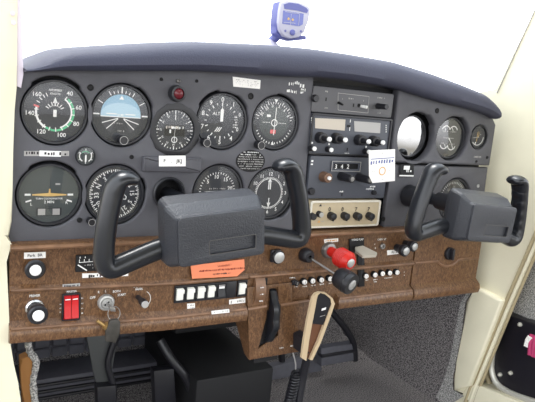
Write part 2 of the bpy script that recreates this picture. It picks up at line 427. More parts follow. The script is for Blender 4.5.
def f_tc(d):
    R = RD
    d.disc(R * .97, -0.0002, DIALG, 48); d.line(R * .02, 0, R * .02, R * .95, R * .012, -0.0003, RING)
    for x in (-1, 1):
        d.rect(x * R * .7, -R * .01, R * .19, R * .07, Y1, WHITE); d.line(x * R * .58, -R * .2, x * R * .76, -R * .26, R * .055, Y1, WHITE)
    d.text('L', R * .14, -R * .58, -R * .34, Y1, WHITE); d.text('R', R * .14, R * .58, -R * .3, Y1, WHITE)
    d.text('TURN COORDINATOR', R * .085, 0, -R * .15, Y1, WHITE); d.text('2 MIN', R * .13, 0, -R * .27, Y1, WHITE)
    d.arc(R * .42, R * .435, 200, 160, Y1, RING)
    d.rect(0, -R * .61, R * .84, R * .28, Y1, RING); d.rect(-R * .24, -R * .61, R * .24, R * .22, Y2, LCD2); d.rect(R * .24, -R * .61, R * .24, R * .22, Y2, LCD2); d.rect(0, -R * .61, R * .2, R * .22, Y2, DIALG)
    d.rect(R * .27, R * .36, R * .16, R * .06, Y1, DIM); return d
t = gauge('turn_coordinator', 'turn coordinator gauge with tan aeroplane symbol', G['tc'], RD, f_tc)
R = RD
MB().flat([(-R * .56, -R * .03), (-R * .1, -R * .06), (R * .1, -R * .06), (R * .56, -R * .03), (R * .56, R * .015), (R * .1, R * .05), (R * .03, R * .06), (R * .02, R * .2), (-R * .02, R * .2), (-R * .03, R * .06), (-R * .1, R * .05), (-R * .56, R * .015)], -0.0019, AMBER).build('aeroplane_symbol', t)
def f_dg(d):
    R = RD
    for a in range(0, 360, 10): d.tick(a, R * (.80 if a % 30 else .76), R * .90, R * .04, Y1, WHITE)
    for a in range(5, 360, 10): d.tick(a, R * .84, R * .90, R * .03, Y1, WHITE)
    for i, s in enumerate(('N', '3', '6', 'E', '12', '15', 'S', '21', '24', 'W', '30', '33')):
        tt = math.radians(i * 30 - 64); d.text(s, R * .23, R * .64 * math.sin(tt), R * .64 * math.cos(tt), Y1, WHITE, -tt)
    for a, b in (((.22, .12), (.44, -.1)), ((.44, -.1), (.42, -.2)), ((.42, -.2), (.22, -.16)), ((.22, -.16), (.3, -.06))): d.line(R * a[0], R * a[1], R * b[0], R * b[1], R * .03, Y1, WHITE)
    return d
t = gauge('heading_indicator', 'compass heading gauge behind the left grip of near yoke', G['dg'], RD, f_dg)
adj_knob(t, 92, 222.5, 0.0052, G['dg'])
def f_vsi(d):
    R = RD
    for a in range(-90, 91, 9): d.tick(a, R * .70, R * .78, R * .03, Y1, WHITE)
    for s, a in (('5', -50), ('10', -8), ('15', 36), ('20', 80)): tt = math.radians(a); d.text(s, R * .22, R * .56 * math.sin(tt), R * .56 * math.cos(tt) + R * .03, Y1, WHITE)
    d.strokes(0, R * .12, R * .7, R * .07, Y1, DIM, 9); return d
t = gauge('vertical_speed_indicator', 'dial numbered 10 and 15 half hidden above the near yoke hub', G['vsi'], RD, f_vsi)
needle(t, -90, RD * .6, RD * .04)
def f_clk(d):
    R = RD
    for a in range(0, 360, 6): d.tick(a, R * .60, R * .68, R * .028, Y1, WHITE)
    d.arc(R * .59, R * .61, 0, 360, Y1, WHITE)
    for i in range(12):
        tt = math.radians(i * 30); d.text(str(i or 12), R * .21, R * .80 * math.sin(tt), R * .80 * math.cos(tt), Y1, WHITE)
    d.arc(R * .1, R * .13, 0, 360, Y1, RING); return d
t = gauge('clock', 'clock dial with hands up and down beside the near yoke grip', G['clk'], RD, f_clk)
h_ = MB(); h_.line(-R * .06, R * .16, -R * .06, R * .5, R * .05, -0.0018, WHITE).line(R * .02, R * .16, R * .02, R * .5, R * .05, -0.0018, WHITE).flat([(-R * .12, R * .48), (R * .08, R * .48), (-R * .02, R * .62)], -0.0018, WHITE)
h_.line(0, -R * .2, 0, -R * .5, R * .04, -0.0018, WHITE).flat([(-R * .09, -R * .4), (R * .09, -R * .4), (0, -R * .62)], -0.0018, WHITE).build('clock_hands', t)
# radio compass indicator, in its ragged black cut-out
RR = 0.0288
def f_rmi(d):
    R = RR
    for a in range(0, 360, 10): d.tick(a, R * (.88 if a % 30 else .80), R * .97, R * (.03 if a % 30 else .05), Y1, WHITE)
    for i, s in enumerate(('0', '3', '6', '9', '12', '15', '18', '21', '24', '27', '30', '33')):
        tt = math.radians(i * 30); d.text(s, R * .13, R * .70 * math.sin(tt), R * .72 * math.cos(tt), Y1, WHITE, -tt)
    d.rect(0, -R * .02, R * 1.05, R * .56, Y2, PITCH); d.strokes(-R * .02, R * .12, R * .9, R * .16, Y3, LCD, 3, .9); d.strokes(R * .1, R * .12, R * .7, R * .12, -0.0017, WHITE, 8, .8)
    d.strokes(-R * .3, -R * .08, R * .3, R * .22, Y3, WHITE, 6); d.line(0, R * .5, 0, R * .72, R * .04, Y3, WHITE); d.line(-R * .02, -R * .32, R * .02, R * .2, R * .025, -0.0019, DIM)
    d.arc(R * .12, R * .155, 0, 360, Y3, WHITE, 0, -R * .48); d.line(0, -R * .64, 0, -R * .32, R * .03, Y3, WHITE); return d
t = gauge('radio_compass_indicator', 'small ringed gauge with black window under the red warning lamp', RM, RR, f_rmi, y=0.004)
R = RR
rag = [(1.30 * R * math.sin(math.radians(a)) * (1 + .03 * math.sin(a * .31)), 1.32 * R * math.cos(math.radians(a)) * (1 + .04 * math.sin(a * .17 + 1))) for a in range(0, 360, 12)]
MB().plate(rag, [circ(0, 0, R * 1.0)], -0.0052, -0.0042, 0.0003, BLACK).build('surround', t)
def f_suc(d):
    R = 0.0115; d.disc(R * .98, -0.0002, DIALG, 32)
    d.arc(R * .62, R * .74, 60, 150, Y1, WHITE); d.arc(R * .62, R * .74, 210, 300, Y1, WHITE); d.arc(R * .5, R * .58, -50, 50, Y1, GREEN)
    for a in (0, 60, 120, 180, 240, 300): d.tick(a, R * .6, R * .88, R * .09, Y2, WHITE)
    return d
p = at(85.5, 156, -0.002)
t = gauge('suction_gauge', 'tiny round white gauge between the upper and lower left dials', p, 0.0118, f_suc, y=-0.002)
MB().rect(0, -0.003, 0.0022, 0.009, -0.0018, WHITE).build('needle', t)
# right-hand gauges
def f_eg(d): return d.disc(0.036, -0.0003, DIALG, 40)
t = gauge('vacuum_gauge', 'deep set gauge whose glass mirrors the bright white window', EG, 0.0355, f_eg, GLASSR, y=0.018)
needle(t, 20, 0.02, 0.001)
def f_fg(d):
    R = 0.036
    for x, z, a0 in ((-.25, .42, -70), (.3, .42, -70), (-.25, -.35, 110), (.3, -.4, 110)):
        d.arc(R * .26, R * .32, a0, a0 + 140, Y1, WHITE, x * R, z * R * .8); d.tick(a0 + 40, R * .05, R * .3, R * .04, Y1, WHITE, x * R, z * R * .8)
        d.strokes(x * R, z * R * .8, R * .4, R * .09, Y1, DIM, int(x * 9 + 40))
    d.line(-R * .4, R * .0, R * .4, R * .0, R * .03, Y1, DIM); d.disc(R * .12, Y2, RING, 16, -R * .55, -R * .02); return d
t = gauge('engine_gauge', 'four part gauge with scattered white arcs at far right', FG, 0.036, f_fg, GLASSM, y=0.010)
needle(t, 140, 0.02, 0.0012)
def f_sg(d):
    R = 0.021; d.line(-R * .1, -R * .4, -R * .05, R * .5, R * .06, Y1, AMBER); d.line(-R * .6, -R * .1, R * .2, 0, R * .05, Y1, DIM)
    d.arc(R * .72, R * .78, 90, 230, Y1, WHITE); d.strokes(R * .25, R * .25, R * .3, R * .14, Y1, DIM, 2); d.tick(200, R * .5, R * .75, R * .1, Y1, WHITE); return d
t = gauge('ammeter_gauge', 'smallest far right gauge below the glareshield corner', SG, 0.0212, f_sg, y=0.002)
needle(t, 10, 0.012, 0.0008, M=AMBER)
def f_tg(d):
    R = RD
    for a in range(-130, 131, 8): d.tick(a, R * .78, R * .9, R * .03, Y1, WHITE)
    for i, a in enumerate(range(-120, 121, 40)): tt = math.radians(a); d.text(str(5 * i), R * .2, R * .6 * math.sin(tt), R * .6 * math.cos(tt), Y1, DIM)
    d.disc(R * .4, -0.0003, DIALG); return d
t = gauge('tachometer', 'gauge half hidden behind the far yoke hub', TG, RD, f_tg, GLASSM)
needle(t, -100, RD * .6, RD * .04)

# ------------------------------------------------------------------ instrument panels
HR = RD * 1.12
holes = [circ(G['asi'].x, G['asi'].z, HR, 72, [(0, 42, .003), (318, 360, .003)]), circ(G['ai'].x, G['ai'].z, HR, 72, [(30, 70, .002)]),
         circ(G['alt'].x, G['alt'].z, HR, 72, [(300, 345, .003), (30, 60, .002)]), circ(G['obs'].x, G['obs'].z, HR, 72, [(0, 50, .002)]),
         circ(G['tc'].x, G['tc'].z, HR, 72, [(325, 360, .0025), (0, 45, .0025)]), circ(G['dg'].x, G['dg'].z, HR, 72, [(60, 80, .002)]),
         circ(G['vsi'].x, G['vsi'].z, HR, 72), circ(G['clk'].x, G['clk'].z, HR, 72, [(95, 150, .003)]),
         circ(RM.x, RM.z, RR * 1.12), circ(SH[0], SH[1], 0.0205)]
fp = thing('instrument_panel', 'grey black flight panel carrying the pilot dials', 'instrument panel')
xr = at(309.8, 160).x
outer = [(-0.062, -0.172), (xr, -0.174), (xr - .008, 0.083), (0.25, 0.084), (0.10, 0.070), (0.0, 0.058), (-0.062, 0.045)]
MB().plate(outer, holes, 0.0, 0.014, 0.003, PANEL).build('panel_face', fp)
# raised rims moulded round the dials
for k in ('asi', 'ai', 'alt', 'obs', 'tc', 'dg', 'vsi', 'clk'):
    pass
def plug(px, py, r, parent, M=PITCH, name='plug_screw', y=0.0):
    q = at(px, py, y); return MB().lathe([(r, 0.001), (r, -0.0008), (r * .75, -0.0016), (r * .6, -0.0006), (0.0001, -0.0006)], M, 20).build(name, parent, (q.x, y, q.z))
for a in ((90.5, 87.6, .0042), (250.7, 96.2, .0048), (131.6, 157, .0030), (79.5, 220, .0036)): plug(*a, fp)
for a in ((161.3, 79.3, .0024), (196.7, 81, .0024)): plug(*a, fp, name='empty_screw_hole')
# white scuffed lettering at the top right corner of the flight panel
s_ = MB()
for k, (a, b) in enumerate(((291, 84), (297, 83), (302, 86), (289, 91), (294, 92), (301, 91.5), (303, 90))):
    q = xz(a, b); s_.strokes(q[0], q[1], 0.009, 0.0055, 0, WHITE, k + 3, .95)
s_.build('scuffed_lettering', fp, (0, -0.0004, 0))
MB().prism([(a, b - (.004 if b > 0 else 0)) for a, b in outer], .022, .026, PITCH).build('back_plate', fp)  # unseen sheet added to stop light leaking round the dials

rp = thing('instrument_panel', 'upper right plastic panel round three far gauges', 'instrument panel')
zs = at(455, 165.5).z
xl = at(391.8, 140).x
outer = [(xl, zs + .002), (0.828, zs + .002), (0.828, 0.030), (0.812, 0.047), (0.765, 0.056), (0.684, 0.068), (0.60, 0.082), (xl, 0.082)]
MB().plate(outer, [circ(EG.x, EG.z, 0.0445, 72, [(30, 60, .003)]), circ(FG.x, FG.z, 0.0415, 72, [(20, 75, .003)]), circ(SG.x, SG.z, 0.0235)], -0.003, 0.016, 0.004, PANEL).build('panel_face', rp)
plug(437, 110.8, .0048, rp, y=-0.003); plug(476.2, 161.4, .0026, rp, name='empty_screw_hole', y=-0.003); plug(487, 157.5, .003, rp, y=-0.003)
q = at(477.5, 157, -0.0034); MB().text('AMMETER', 0.0048, q.x, q.z, q.y, DIM).build('lettering', rp)
MB().prism([(a, b - (.014 if b > 0 else 0)) for a, b in outer], .034, .038, PITCH).build('back_plate', rp)  # added behind the far gauges to block light through the gaps
rq = thing('instrument_panel', 'lower right plastic panel round the far control shaft', 'instrument panel')
xl2 = at(385, 215).x
outer = [(xl2, -0.172), (0.832, -0.172), (0.828, zs - .002), (xl2, zs - .002)]
MB().plate(outer, [circ(TG.x, TG.z, HR), circ(SH2[0], SH2[1], 0.0125)], 0.0, 0.012, 0.003, PANEL).build('panel_face', rq)
plug(383.4, 219, .0042, rq, y=0.0); plug(478, 186, .0036, rq, ALU, 'bright_screw', 0.0)

MB().box(((xl2 + .83) / 2, .026, (zs - .172) / 2), (.826 - xl2, .004, zs + .170), PITCH).build('back_plate', rq)  # unseen backing added against light leaks from behind

# ------------------------------------------------------------------ glareshield
Lx = [(-.040, .046), (-.034, .047), (0, .052), (.075, .059), (.186, .070), (.281, .0745), (.351, .077), (.373, .080), (.447, .0815), (.547, .0775), (.60, .070), (.663, .0615), (.72, .057), (.775, .050), (.80, .044), (.832, .030)]
Tx = [(-.040, .050), (-.034, .052), (.003, .079), (.04, .087), (.079, .094), (.135, .104), (.192, .112), (.305, .1215), (.38, .125), (.455, .125), (.55, .123), (.637, .113), (.72, .100), (.77, .090), (.79, .082), (.802, .070), (.832, .050)]
def interp(T, x):
    for (a, b), (c, d) in zip(T, T[1:]):
        if a <= x <= c: return b + (d - b) * (x - a) / (c - a)
    return T[-1][1]
rows = []
xs = [-.040 + .846 * i / 109 for i in range(110)]
def sm(T, x): return sum(interp(T, min(.832, max(-.040, x + d))) for d in (-.012, -.006, 0, .006, .012)) / 5
for x in xs:
    l, tt = sm(Lx, x), sm(Tx, x); h = tt - l
    prof = [(0.03, l + .002), (-0.004, l), (-0.018, l), (-0.026, l + h * .08), (-0.030, l + h * .22), (-0.029, l + h * .45), (-0.024, l + h * .68), (-0.013, l + h * .86), (0.004, l + h * .96), (0.03, tt), (0.12, tt + .001), (0.26, tt - .006), (0.40, tt - .02), (0.66, tt - .04)]
    rows.append([(x, a, b) for a, b in prof])
gs = thing('glareshield', 'padded dark blue black glareshield arching over the instrument panel', 'glareshield')
g = MB(); g.grid(rows, VINYL)
g.add(rows[0], [list(range(14))], VINYL); g.add(rows[-1], [list(range(14))[::-1]], VINYL)
g.build('padding', gs)

# ------------------------------------------------------------------ radio stack
XA, XB = at(313.2, 150).x, at(392.5, 130).x
zt = lambda py, px=352, Y=-0.004: at(px, py, Y).z
tray = MB().box(((XA + XB) / 2, 0.06, -0.05), (XB - XA + .016, 0.08, 0.25), PITCH).build('radio_tray', None); tag(tray, 'black recess behind the stack of radios', 'radio tray')
def radio(name, label, z0, z1, M, y0=-0.002, frame=None, ex=(312, 391, 140)):
    XA, x1 = at(ex[0], ex[2], y0).x, at(ex[1], ex[2], y0).x
    t = thing(name, label, 'radio', ((XA + x1) / 2, 0, (z0 + z1) / 2))
    w, h = x1 - XA, z1 - z0
    b = MB().prism(rrect(-w / 2, -h / 2, w / 2, h / 2, 0.003), y0, 0.03, M, 0.0012); b.build('faceplate', t)
    if frame:
        MB().plate(rrect(-w / 2, -h / 2, w / 2, h / 2, 0.004), [rrect(-w / 2 + .0035, -h / 2 + .003, w / 2 - .0035, h / 2 - .0035, 0.003)], y0 - .002, y0 + .001, 0.0007, frame).build('faceplate_rim', t)
    return t
def rel(t, px, py, y):
    q = at(px, py, y); return (q.x - t.location.x, q.z - t.location.z)
def knob(t, px, py, r, L, y, M=BLACK, tip=None, tr=0.6, tL=0.0, name='knob', flute=0):
    "knob whose end the photograph shows at px, py"
    q = at(px, py, y - L - tL); k = MB()
    k.lathe([(r * 1.05, 0.0005), (r * 1.05, -L * .25), (r * .95, -L * .35), (r * .95, -L + r * .12), (r * .84, -L), (0.0001, -L)], M, 24)
    if tip: k.lathe([(r * tr, -L + .0001), (r * tr, -L - tL - 0.0004), (0.0001, -L - tL - 0.0006)], tip, 20)
    return k.build(name, t, (q.x - t.location.x, y - t.location.y, q.z - t.location.z))

za1, za0 = zt(89.6), zt(115.0)
t = radio('audio_panel', 'grey audio selector panel at the top of the radio stack', za0, za1, AUDIO, ex=(312.3, 393.4, 101))
y = -0.0024
p_ = MB()
a = [rel(t, *q, y) for q in ((338, 93), (369, 96.5), (368, 113), (338, 110))]
for i in range(4): p_.line(*a[i], *a[(i + 1) % 4], .0008, y - .0002, DIM)
for k, (px, py, w) in enumerate(((327, 91.5, .012), (326, 108, .010), (350, 98.5, .014), (381, 98, .016), (379, 113, .006), (341, 99, .006), (364, 101, .008))):
    p_.strokes(*rel(t, px, py, y), w, .0028, y - .0003, DIM, k)
for px, py in ((326, 99.3), (353.5, 105.3)): p_.rect(*rel(t, px, py, y), .0025, .0055, y - .0002, PITCH)
p_.build('lettering', t)
knob(t, 316.6, 98.5, .0058, .006, -.002)
q = rel(t, 342, 103.5, -.008); MB().cyl((0, 0, 0), (.002, -.010, -.003), .0022, .0016, PITCH, 10).build('toggle', t, (q[0] - .003, -.002, q[1] + .001))
q = rel(t, 363.5, 106.3, -.008); MB().cyl((0, 0, 0), (.006, -.012, -.001), .0022, .0028, WHITE, 10).cyl((0, 0, 0), (-.004, -.002, .001), .002, .003, PITCH, 10).build('toggle', t, (q[0] - .003, -.002, q[1]))
knob(t, 387, 107, .0048, .024, -.002, tr=.7)

zb1, zb0 = zt(115.8), zt(156.2)
t = radio('navigation_radio', 'dark radio with two blank displays and white tipped knobs', zb0, zb1, RADIO, frame=BLACK, ex=(309.8, 390.2, 136))
y = -0.0024
def disp(t, pts, M):
    a = [rel(t, *q, y) for q in pts]
    return MB().flat(a, y - .0003, M).build('display', t)
w_ = MB()
for pts, M in ((((315, 118), (345.4, 119.5), (344.6, 130.6), (315, 128.2)), LCD), (((354, 121), (380.5, 123), (380, 133.3), (354.4, 131.4)), LCD2)):  # reflected brightness of the unlit display windows painted as flat colour
    disp(t, pts, M)
for dy in (0, 2.3, 4.6, 7): w_.rect(*rel(t, 310.9 + .0 * dy + 0.6, 118 + dy, y), .0016, .0024, y - .0003, WHITE); w_.rect(*rel(t, 386, 125.5 + dy * .9, y), .0016, .0022, y - .0003, WHITE)
w_.rect(*rel(t, 350.2, 121, y), .0014, .005, y - .0003, WHITE); w_.rect(*rel(t, 349.6, 129, y), .0014, .006, y - .0003, WHITE); w_.rect(*rel(t, 348.5, 126, y), .007, .004, y - .0004, PITCH)
w_.rect(*rel(t, 347.2, 149.4, y), .0024, .0052, y - .0003, PITCH); w_.strokes(*rel(t, 346.8, 153.2, y), .009, .0016, y - .0003, WHITE, 5, .95)
for px, py in ((312, 142.8), (329, 144.2), (366, 146.8)): w_.rect(*rel(t, px, py, y), .0034, .003, y - .0003, WHITE)
w_.build('lettering', t)
def dual(px, py):
    L = .013; q = at(px, py, -.002 - .030); k = MB()
    k.lathe([(.0092, .0005), (.0092, -.004), (.0086, -.005), (.0086, -L), (.0070, -L - .001), (.0048, -L - .001), (.0044, -.027), (.0001, -.027)], BLACK, 24)
    o = k.build('tuning_knob', t, (q.x - t.location.x, -.002, q.z - t.location.z))
    MB().lathe([(.0038, -.0269), (.0040, -.0295), (.0030, -.031), (.0001, -.0312)], WHITE, 20).build('white_cap', o)
for a in ((330, 139.4), (346, 140.1), (369.3, 141.7), (383.6, 142.8)): dual(*a)
for a in ((314.7, 148.8), (331.6, 150), (369.2, 151.9)): knob(t, *a, .0048, .010, -.002, BLACK, WHITE, .75, .002, 'small_knob')

zc1, zc0 = zt(157.2), zt(198.6)
t = radio('direction_finder_receiver', 'dark radio with counter window reading 342', zc0, zc1, RADIO, ex=(308.6, 386.5, 178))
a = [rel(t, *q, y) for q in ((331.4, 160.7), (359, 161), (359, 171.5), (331.4, 171.5))]
x0, x1, z0, z1 = a[0][0], a[2][0], a[2][1], a[0][1]
MB().plate([(x0, z0), (x1, z0), (x1, z1), (x0, z1)], [[(x0 + .004, z0 + .004), (x1 - .004, z0 + .004), (x1 - .004, z1 - .004), (x0 + .004, z1 - .004)]], -.005, -.002, .0006, RADIO).build('window_frame', t)
MB().plate([(x0, z0), (x1, z0), (x1, z1), (x0, z1)], [[(x0 + .001, z0 + .001), (x1 - .001, z0 + .001), (x1 - .001, z1 - .001), (x0 + .001, z1 - .001)]], -.0056, -.0048, .0002, DIM).build('frame_edge', t)
c_ = MB().flat([(x0, z0), (x1, z0), (x1, z1), (x0, z1)], -.0026, PITCH)
for i, s in enumerate('342'):
    q = rel(t, 336 + 6 * i, 166.8, -.003); c_.rect(q[0], q[1], .0068, .0095, -.0028, BLACK); c_.text(s, .0105, q[0], q[1], -.003, WHITE)
c_.build('counter_window', t)
w_ = MB()
w_.rect(*rel(t, 308.6 + 3.6, 161, y), .0042, .0030, y - .0003, WHITE); w_.rect(*rel(t, 308.2 + 3.6, 164.2, y), .0042, .0024, y - .0003, WHITE)
w_.strokes(*rel(t, 341.5, 191.6, y), .009, .0028, y - .0003, WHITE, 4, .95); w_.rect(*rel(t, 341.8, 194.6, y), .002, .005, y - .0003, PITCH)
w_.strokes(*rel(t, 372.5, 186.6, y), .012, .0034, y - .0003, WHITE, 6, .95); w_.strokes(*rel(t, 370, 189, y), .018, .0034, y - .0003, WHITE, 7, .9)
w_.build('lettering', t)
knob(t, 329.8, 178.4, .0085, .016, -.002, BRONZE, WHITE, .36, .003, 'bronze_knob')
knob(t, 352.5, 179.3, .0070, .032, -.002, BLACK, STEEL, .55, .0002, 'long_knob'); knob(t, 370.4, 180.3, .0070, .032, -.002, BLACK, STEEL, .55, .0002, 'long_knob')
knob(t, 312.6, 191.8, .0058, .006, -.002); knob(t, 375.4, 193, .0042, .006, -.002)

zd1, zd0 = zt(200.4, 352), zt(226.6, 352)
XT = at(379.4, 212, -.004).x
t = radio('transponder', 'beige transponder with row of black pointer knobs', zd0, zd1, SAND, -.004, SANDEDGE, (309.6, 379.3, 213))
y = -0.0046
w_ = MB()
for i, (px, s) in enumerate(((329.5, '0'), (342.5, '0'), (356, '7'), (368.5, '7'))): w_.text(s, .0098, *rel(t, px, 209.4, y), y - .0003, INK); w_.strokes(*rel(t, px + 4, 222, y), .007, .0016, y - .0003, DIM, i)
q = rel(t, 320.4, 205.2, y); w_.flat([(q[0] - .003, q[1] - .002), (q[0] + .003, q[1] - .002), (q[0] + .0005, q[1] + .0024)], y - .0003, INK)
q = rel(t, 318.8, 221.4, y); w_.flat([(q[0] - .003, q[1] - .002), (q[0] + .003, q[1] - .002), (q[0] + .0005, q[1] + .0024)], y - .0003, ORINK)
w_.strokes(*rel(t, 323.5, 205.6, y), .005, .002, y - .0003, DIM, 2); w_.strokes(*rel(t, 322.5, 221.5, y), .005, .002, y - .0003, DIM, 3)
w_.build('lettering', t)
knob(t, 314.4, 217.2, .0058, .010, -.004, BLACK)
knob(t, 321.6, 215.0, .0052, .008, -.004, BLACK, ALU, .8, .001, 'small_knob')
for px in (334.6, 348, 360.4, 373):
    q = at(px, 217, -.017)
    MB().lathe([(.0066, 0), (.0066, -.004), (.0058, -.012), (.0044, -.013), (.0001, -.013)], BLACK, 20).box((.001, -.006, -.0012), (.0032, .011, .0135), BLACK, .0008, rot=Matrix.Rotation(.15, 3, 'Y')).build('pointer_knob', t, (q.x - t.location.x, -.004, q.z - t.location.z))

# card hanging on the radio knob
q = at(369, 151.8, -.036)
t = thing('tag', 'white paper tag with orange ring hanging over the radios', 'tag', (q.x, q.y, q.z))
tp = [(c.x - q.x, c.z - q.z) for c in (at(368.8, 150.4, -.036), at(395, 149.2, -.036), at(394.8, 180.9, -.036), at(372.4, 183, -.036), at(369, 176, -.036))]
MB().prism(tp, -.0003, .0003, PAPER).build('card', t)
w_ = MB(); 
def tr(px, py): c = at(px, py, -.0364); return (c.x - q.x, c.z - q.z)
w_.line(*tr(371, 159.2), *tr(394.2, 157.6), .0012, -.0005, BLUEINK)
for k in range(9):
    u = tr(371.5 + 2.6 * k, 162.6 - .18 * k); w_.strokes(u[0], u[1], .0038, .0062, -.0005, BLUEINK, 30 + k, 1.0)
for k, (px, py) in enumerate(((373.5, 171.5), (388.5, 170.2), (382.3, 179.2))): w_.strokes(*tr(px, py), .007, .0012, -.0005, DIM, k)
u = tr(382.2, 171); w_.arc(.0056, .0072, 0, 360, -.0006, ORINK, u[0], u[1]); w_.rect(*tr(382, 153.2), .0009, .0026, -.0006, INK)
w_.build('printing', t)

# ------------------------------------------------------------------ small things on the panel
def plaque(name, label, cat, pts, Y, M, th=.0006, bev=.0, write=None, group=None):
    c = [at(*p, Y) for p in pts]; o = sum(c, Vector()) / len(c)
    b = MB().prism([(p.x - o.x, p.z - o.z) for p in c], -th, 0.0002, M, bev)
    if write: write(b, max(p.x for p in c) - min(p.x for p in c), max(p.z for p in c) - min(p.z for p in c), -th - .0003)
    ob = b.build(name, None, (o.x, Y, o.z)); return tag(ob, label, cat, group)
def rows_(M, n, seed, fill=.7, h=.55):
    def w(b, W, H, y):
        for i in range(n): b.strokes(0, H * .8 * ((n - 1) / 2 - i) / n, W * .82, H / n * h, y, M, seed + i, fill)
    return w
plaque('label_strip', 'narrow grey lettered strip below the airspeed gauge', 'label', ((24, 151), (69, 151), (69, 156), (24, 156)), 0, DIM, .0004, write=lambda b, W, H, y: (b.rect(.004, 0, W * .48, H * .9, y, WHITE), b.strokes(0, 0, W * .92, H * .5, y - .0002, INK, 3)))
plaque('label_sticker', 'white speckled sticker at top centre of the flight panel', 'label', ((232.6, 76.6), (260.4, 80.2), (259.8, 89), (233.2, 86.6)), 0, PAPER, write=lambda b, W, H, y: [b.strokes(0, H * (.24 - .16 * k), W * .86, H * .1, y, DIM, k, .35) for k in range(4)])
c = at(250.5, 161, 0)
b = MB(); el = [(.0252 * math.cos(2 * PI * k / 40), .0170 * math.sin(2 * PI * k / 40)) for k in range(40)]
b.prism(el, -.0006, .0002, PITCH)
for i in range(8): zz = .0135 - .0036 * i; b.strokes(0, zz, 2 * .0225 * math.sqrt(max(.05, 1 - (zz / .0170) ** 2)), .0020, -.0009, WHITE if i < 2 else DIM, 10 + i, .85)
tag(b.build('placard', None, (c.x, 0, c.z)), 'black oval placard with rows of tiny pale writing', 'placard')
# name plate
c = [at(*q, -.006) for q in ((144, 158.5), (200.4, 157.5), (200.4, 171), (144, 171.5))]; o = sum(c, Vector()) / 4
t = thing('name_plate', 'raised black bar with white label under the radio compass', 'name plate', (o.x, 0, o.z))
W, H = .088, .0215
MB().prism(rrect(-W / 2, -H / 2, W / 2, H / 2, .002), -.008, .0, PANEL, .003).build('plate', t)
u = [at(*q, -.0084) for q in ((159, 155.8), (185.6, 155.6), (185.6, 166.2), (159, 166.4))]
b = MB().prism([(p.x - o.x, p.z - o.z) for p in u], -.0088, -.0075, PAPER); m_ = sum(u, Vector()) / 4
b.text('F', .007, m_.x - o.x - .012, m_.z - o.z, -.0092, INK).text('.', .007, m_.x - o.x - .002, m_.z - o.z, -.0092, INK).text('JKJ', .0075, m_.x - o.x + .010, m_.z - o.z, -.0092, INK).build('paper_label', t)
# red warning lamp
c = at(178.8, 93.7, -.012)
t = thing('warning_lamp', 'dark red warning lamp in black holder above radio compass', 'lamp', (c.x, 0, c.z))
MB().lathe([(.0115, .001), (.0115, -.006), (.0105, -.011), (.0105, -.013), (.0078, -.0135), (.0074, -.0115)], RING, 28).build('holder', t)
MB().lathe([(.0076, -.0115), (.006, -.014), (.003, -.0155), (.0001, -.016)], LAMPRED, 24).build('lens', t)
q = at(179, 81, -.003); tag(MB().lathe([(.0028, .001), (.0026, -.003), (.0001, -.005)], STEEL, 14).build('indicator_light', None, (q.x, 0, q.z)), 'tiny steel button just above the red lamp', 'light')
plaque('placard', 'small black placard with white marks right of the tag', 'placard', ((400, 164.5), (413.5, 164.2), (413.5, 176.5), (400, 177.2)), -.0034, PITCH, .0008, write=lambda b, W, H, y: (b.rect(-.002, H * .22, W * .4, H * .3, y, WHITE), b.strokes(.002, -.0005, W * .6, H * .2, y, WHITE, 2), b.rect(0, -H * .38, W * .95, H * .1, y, WHITE)))

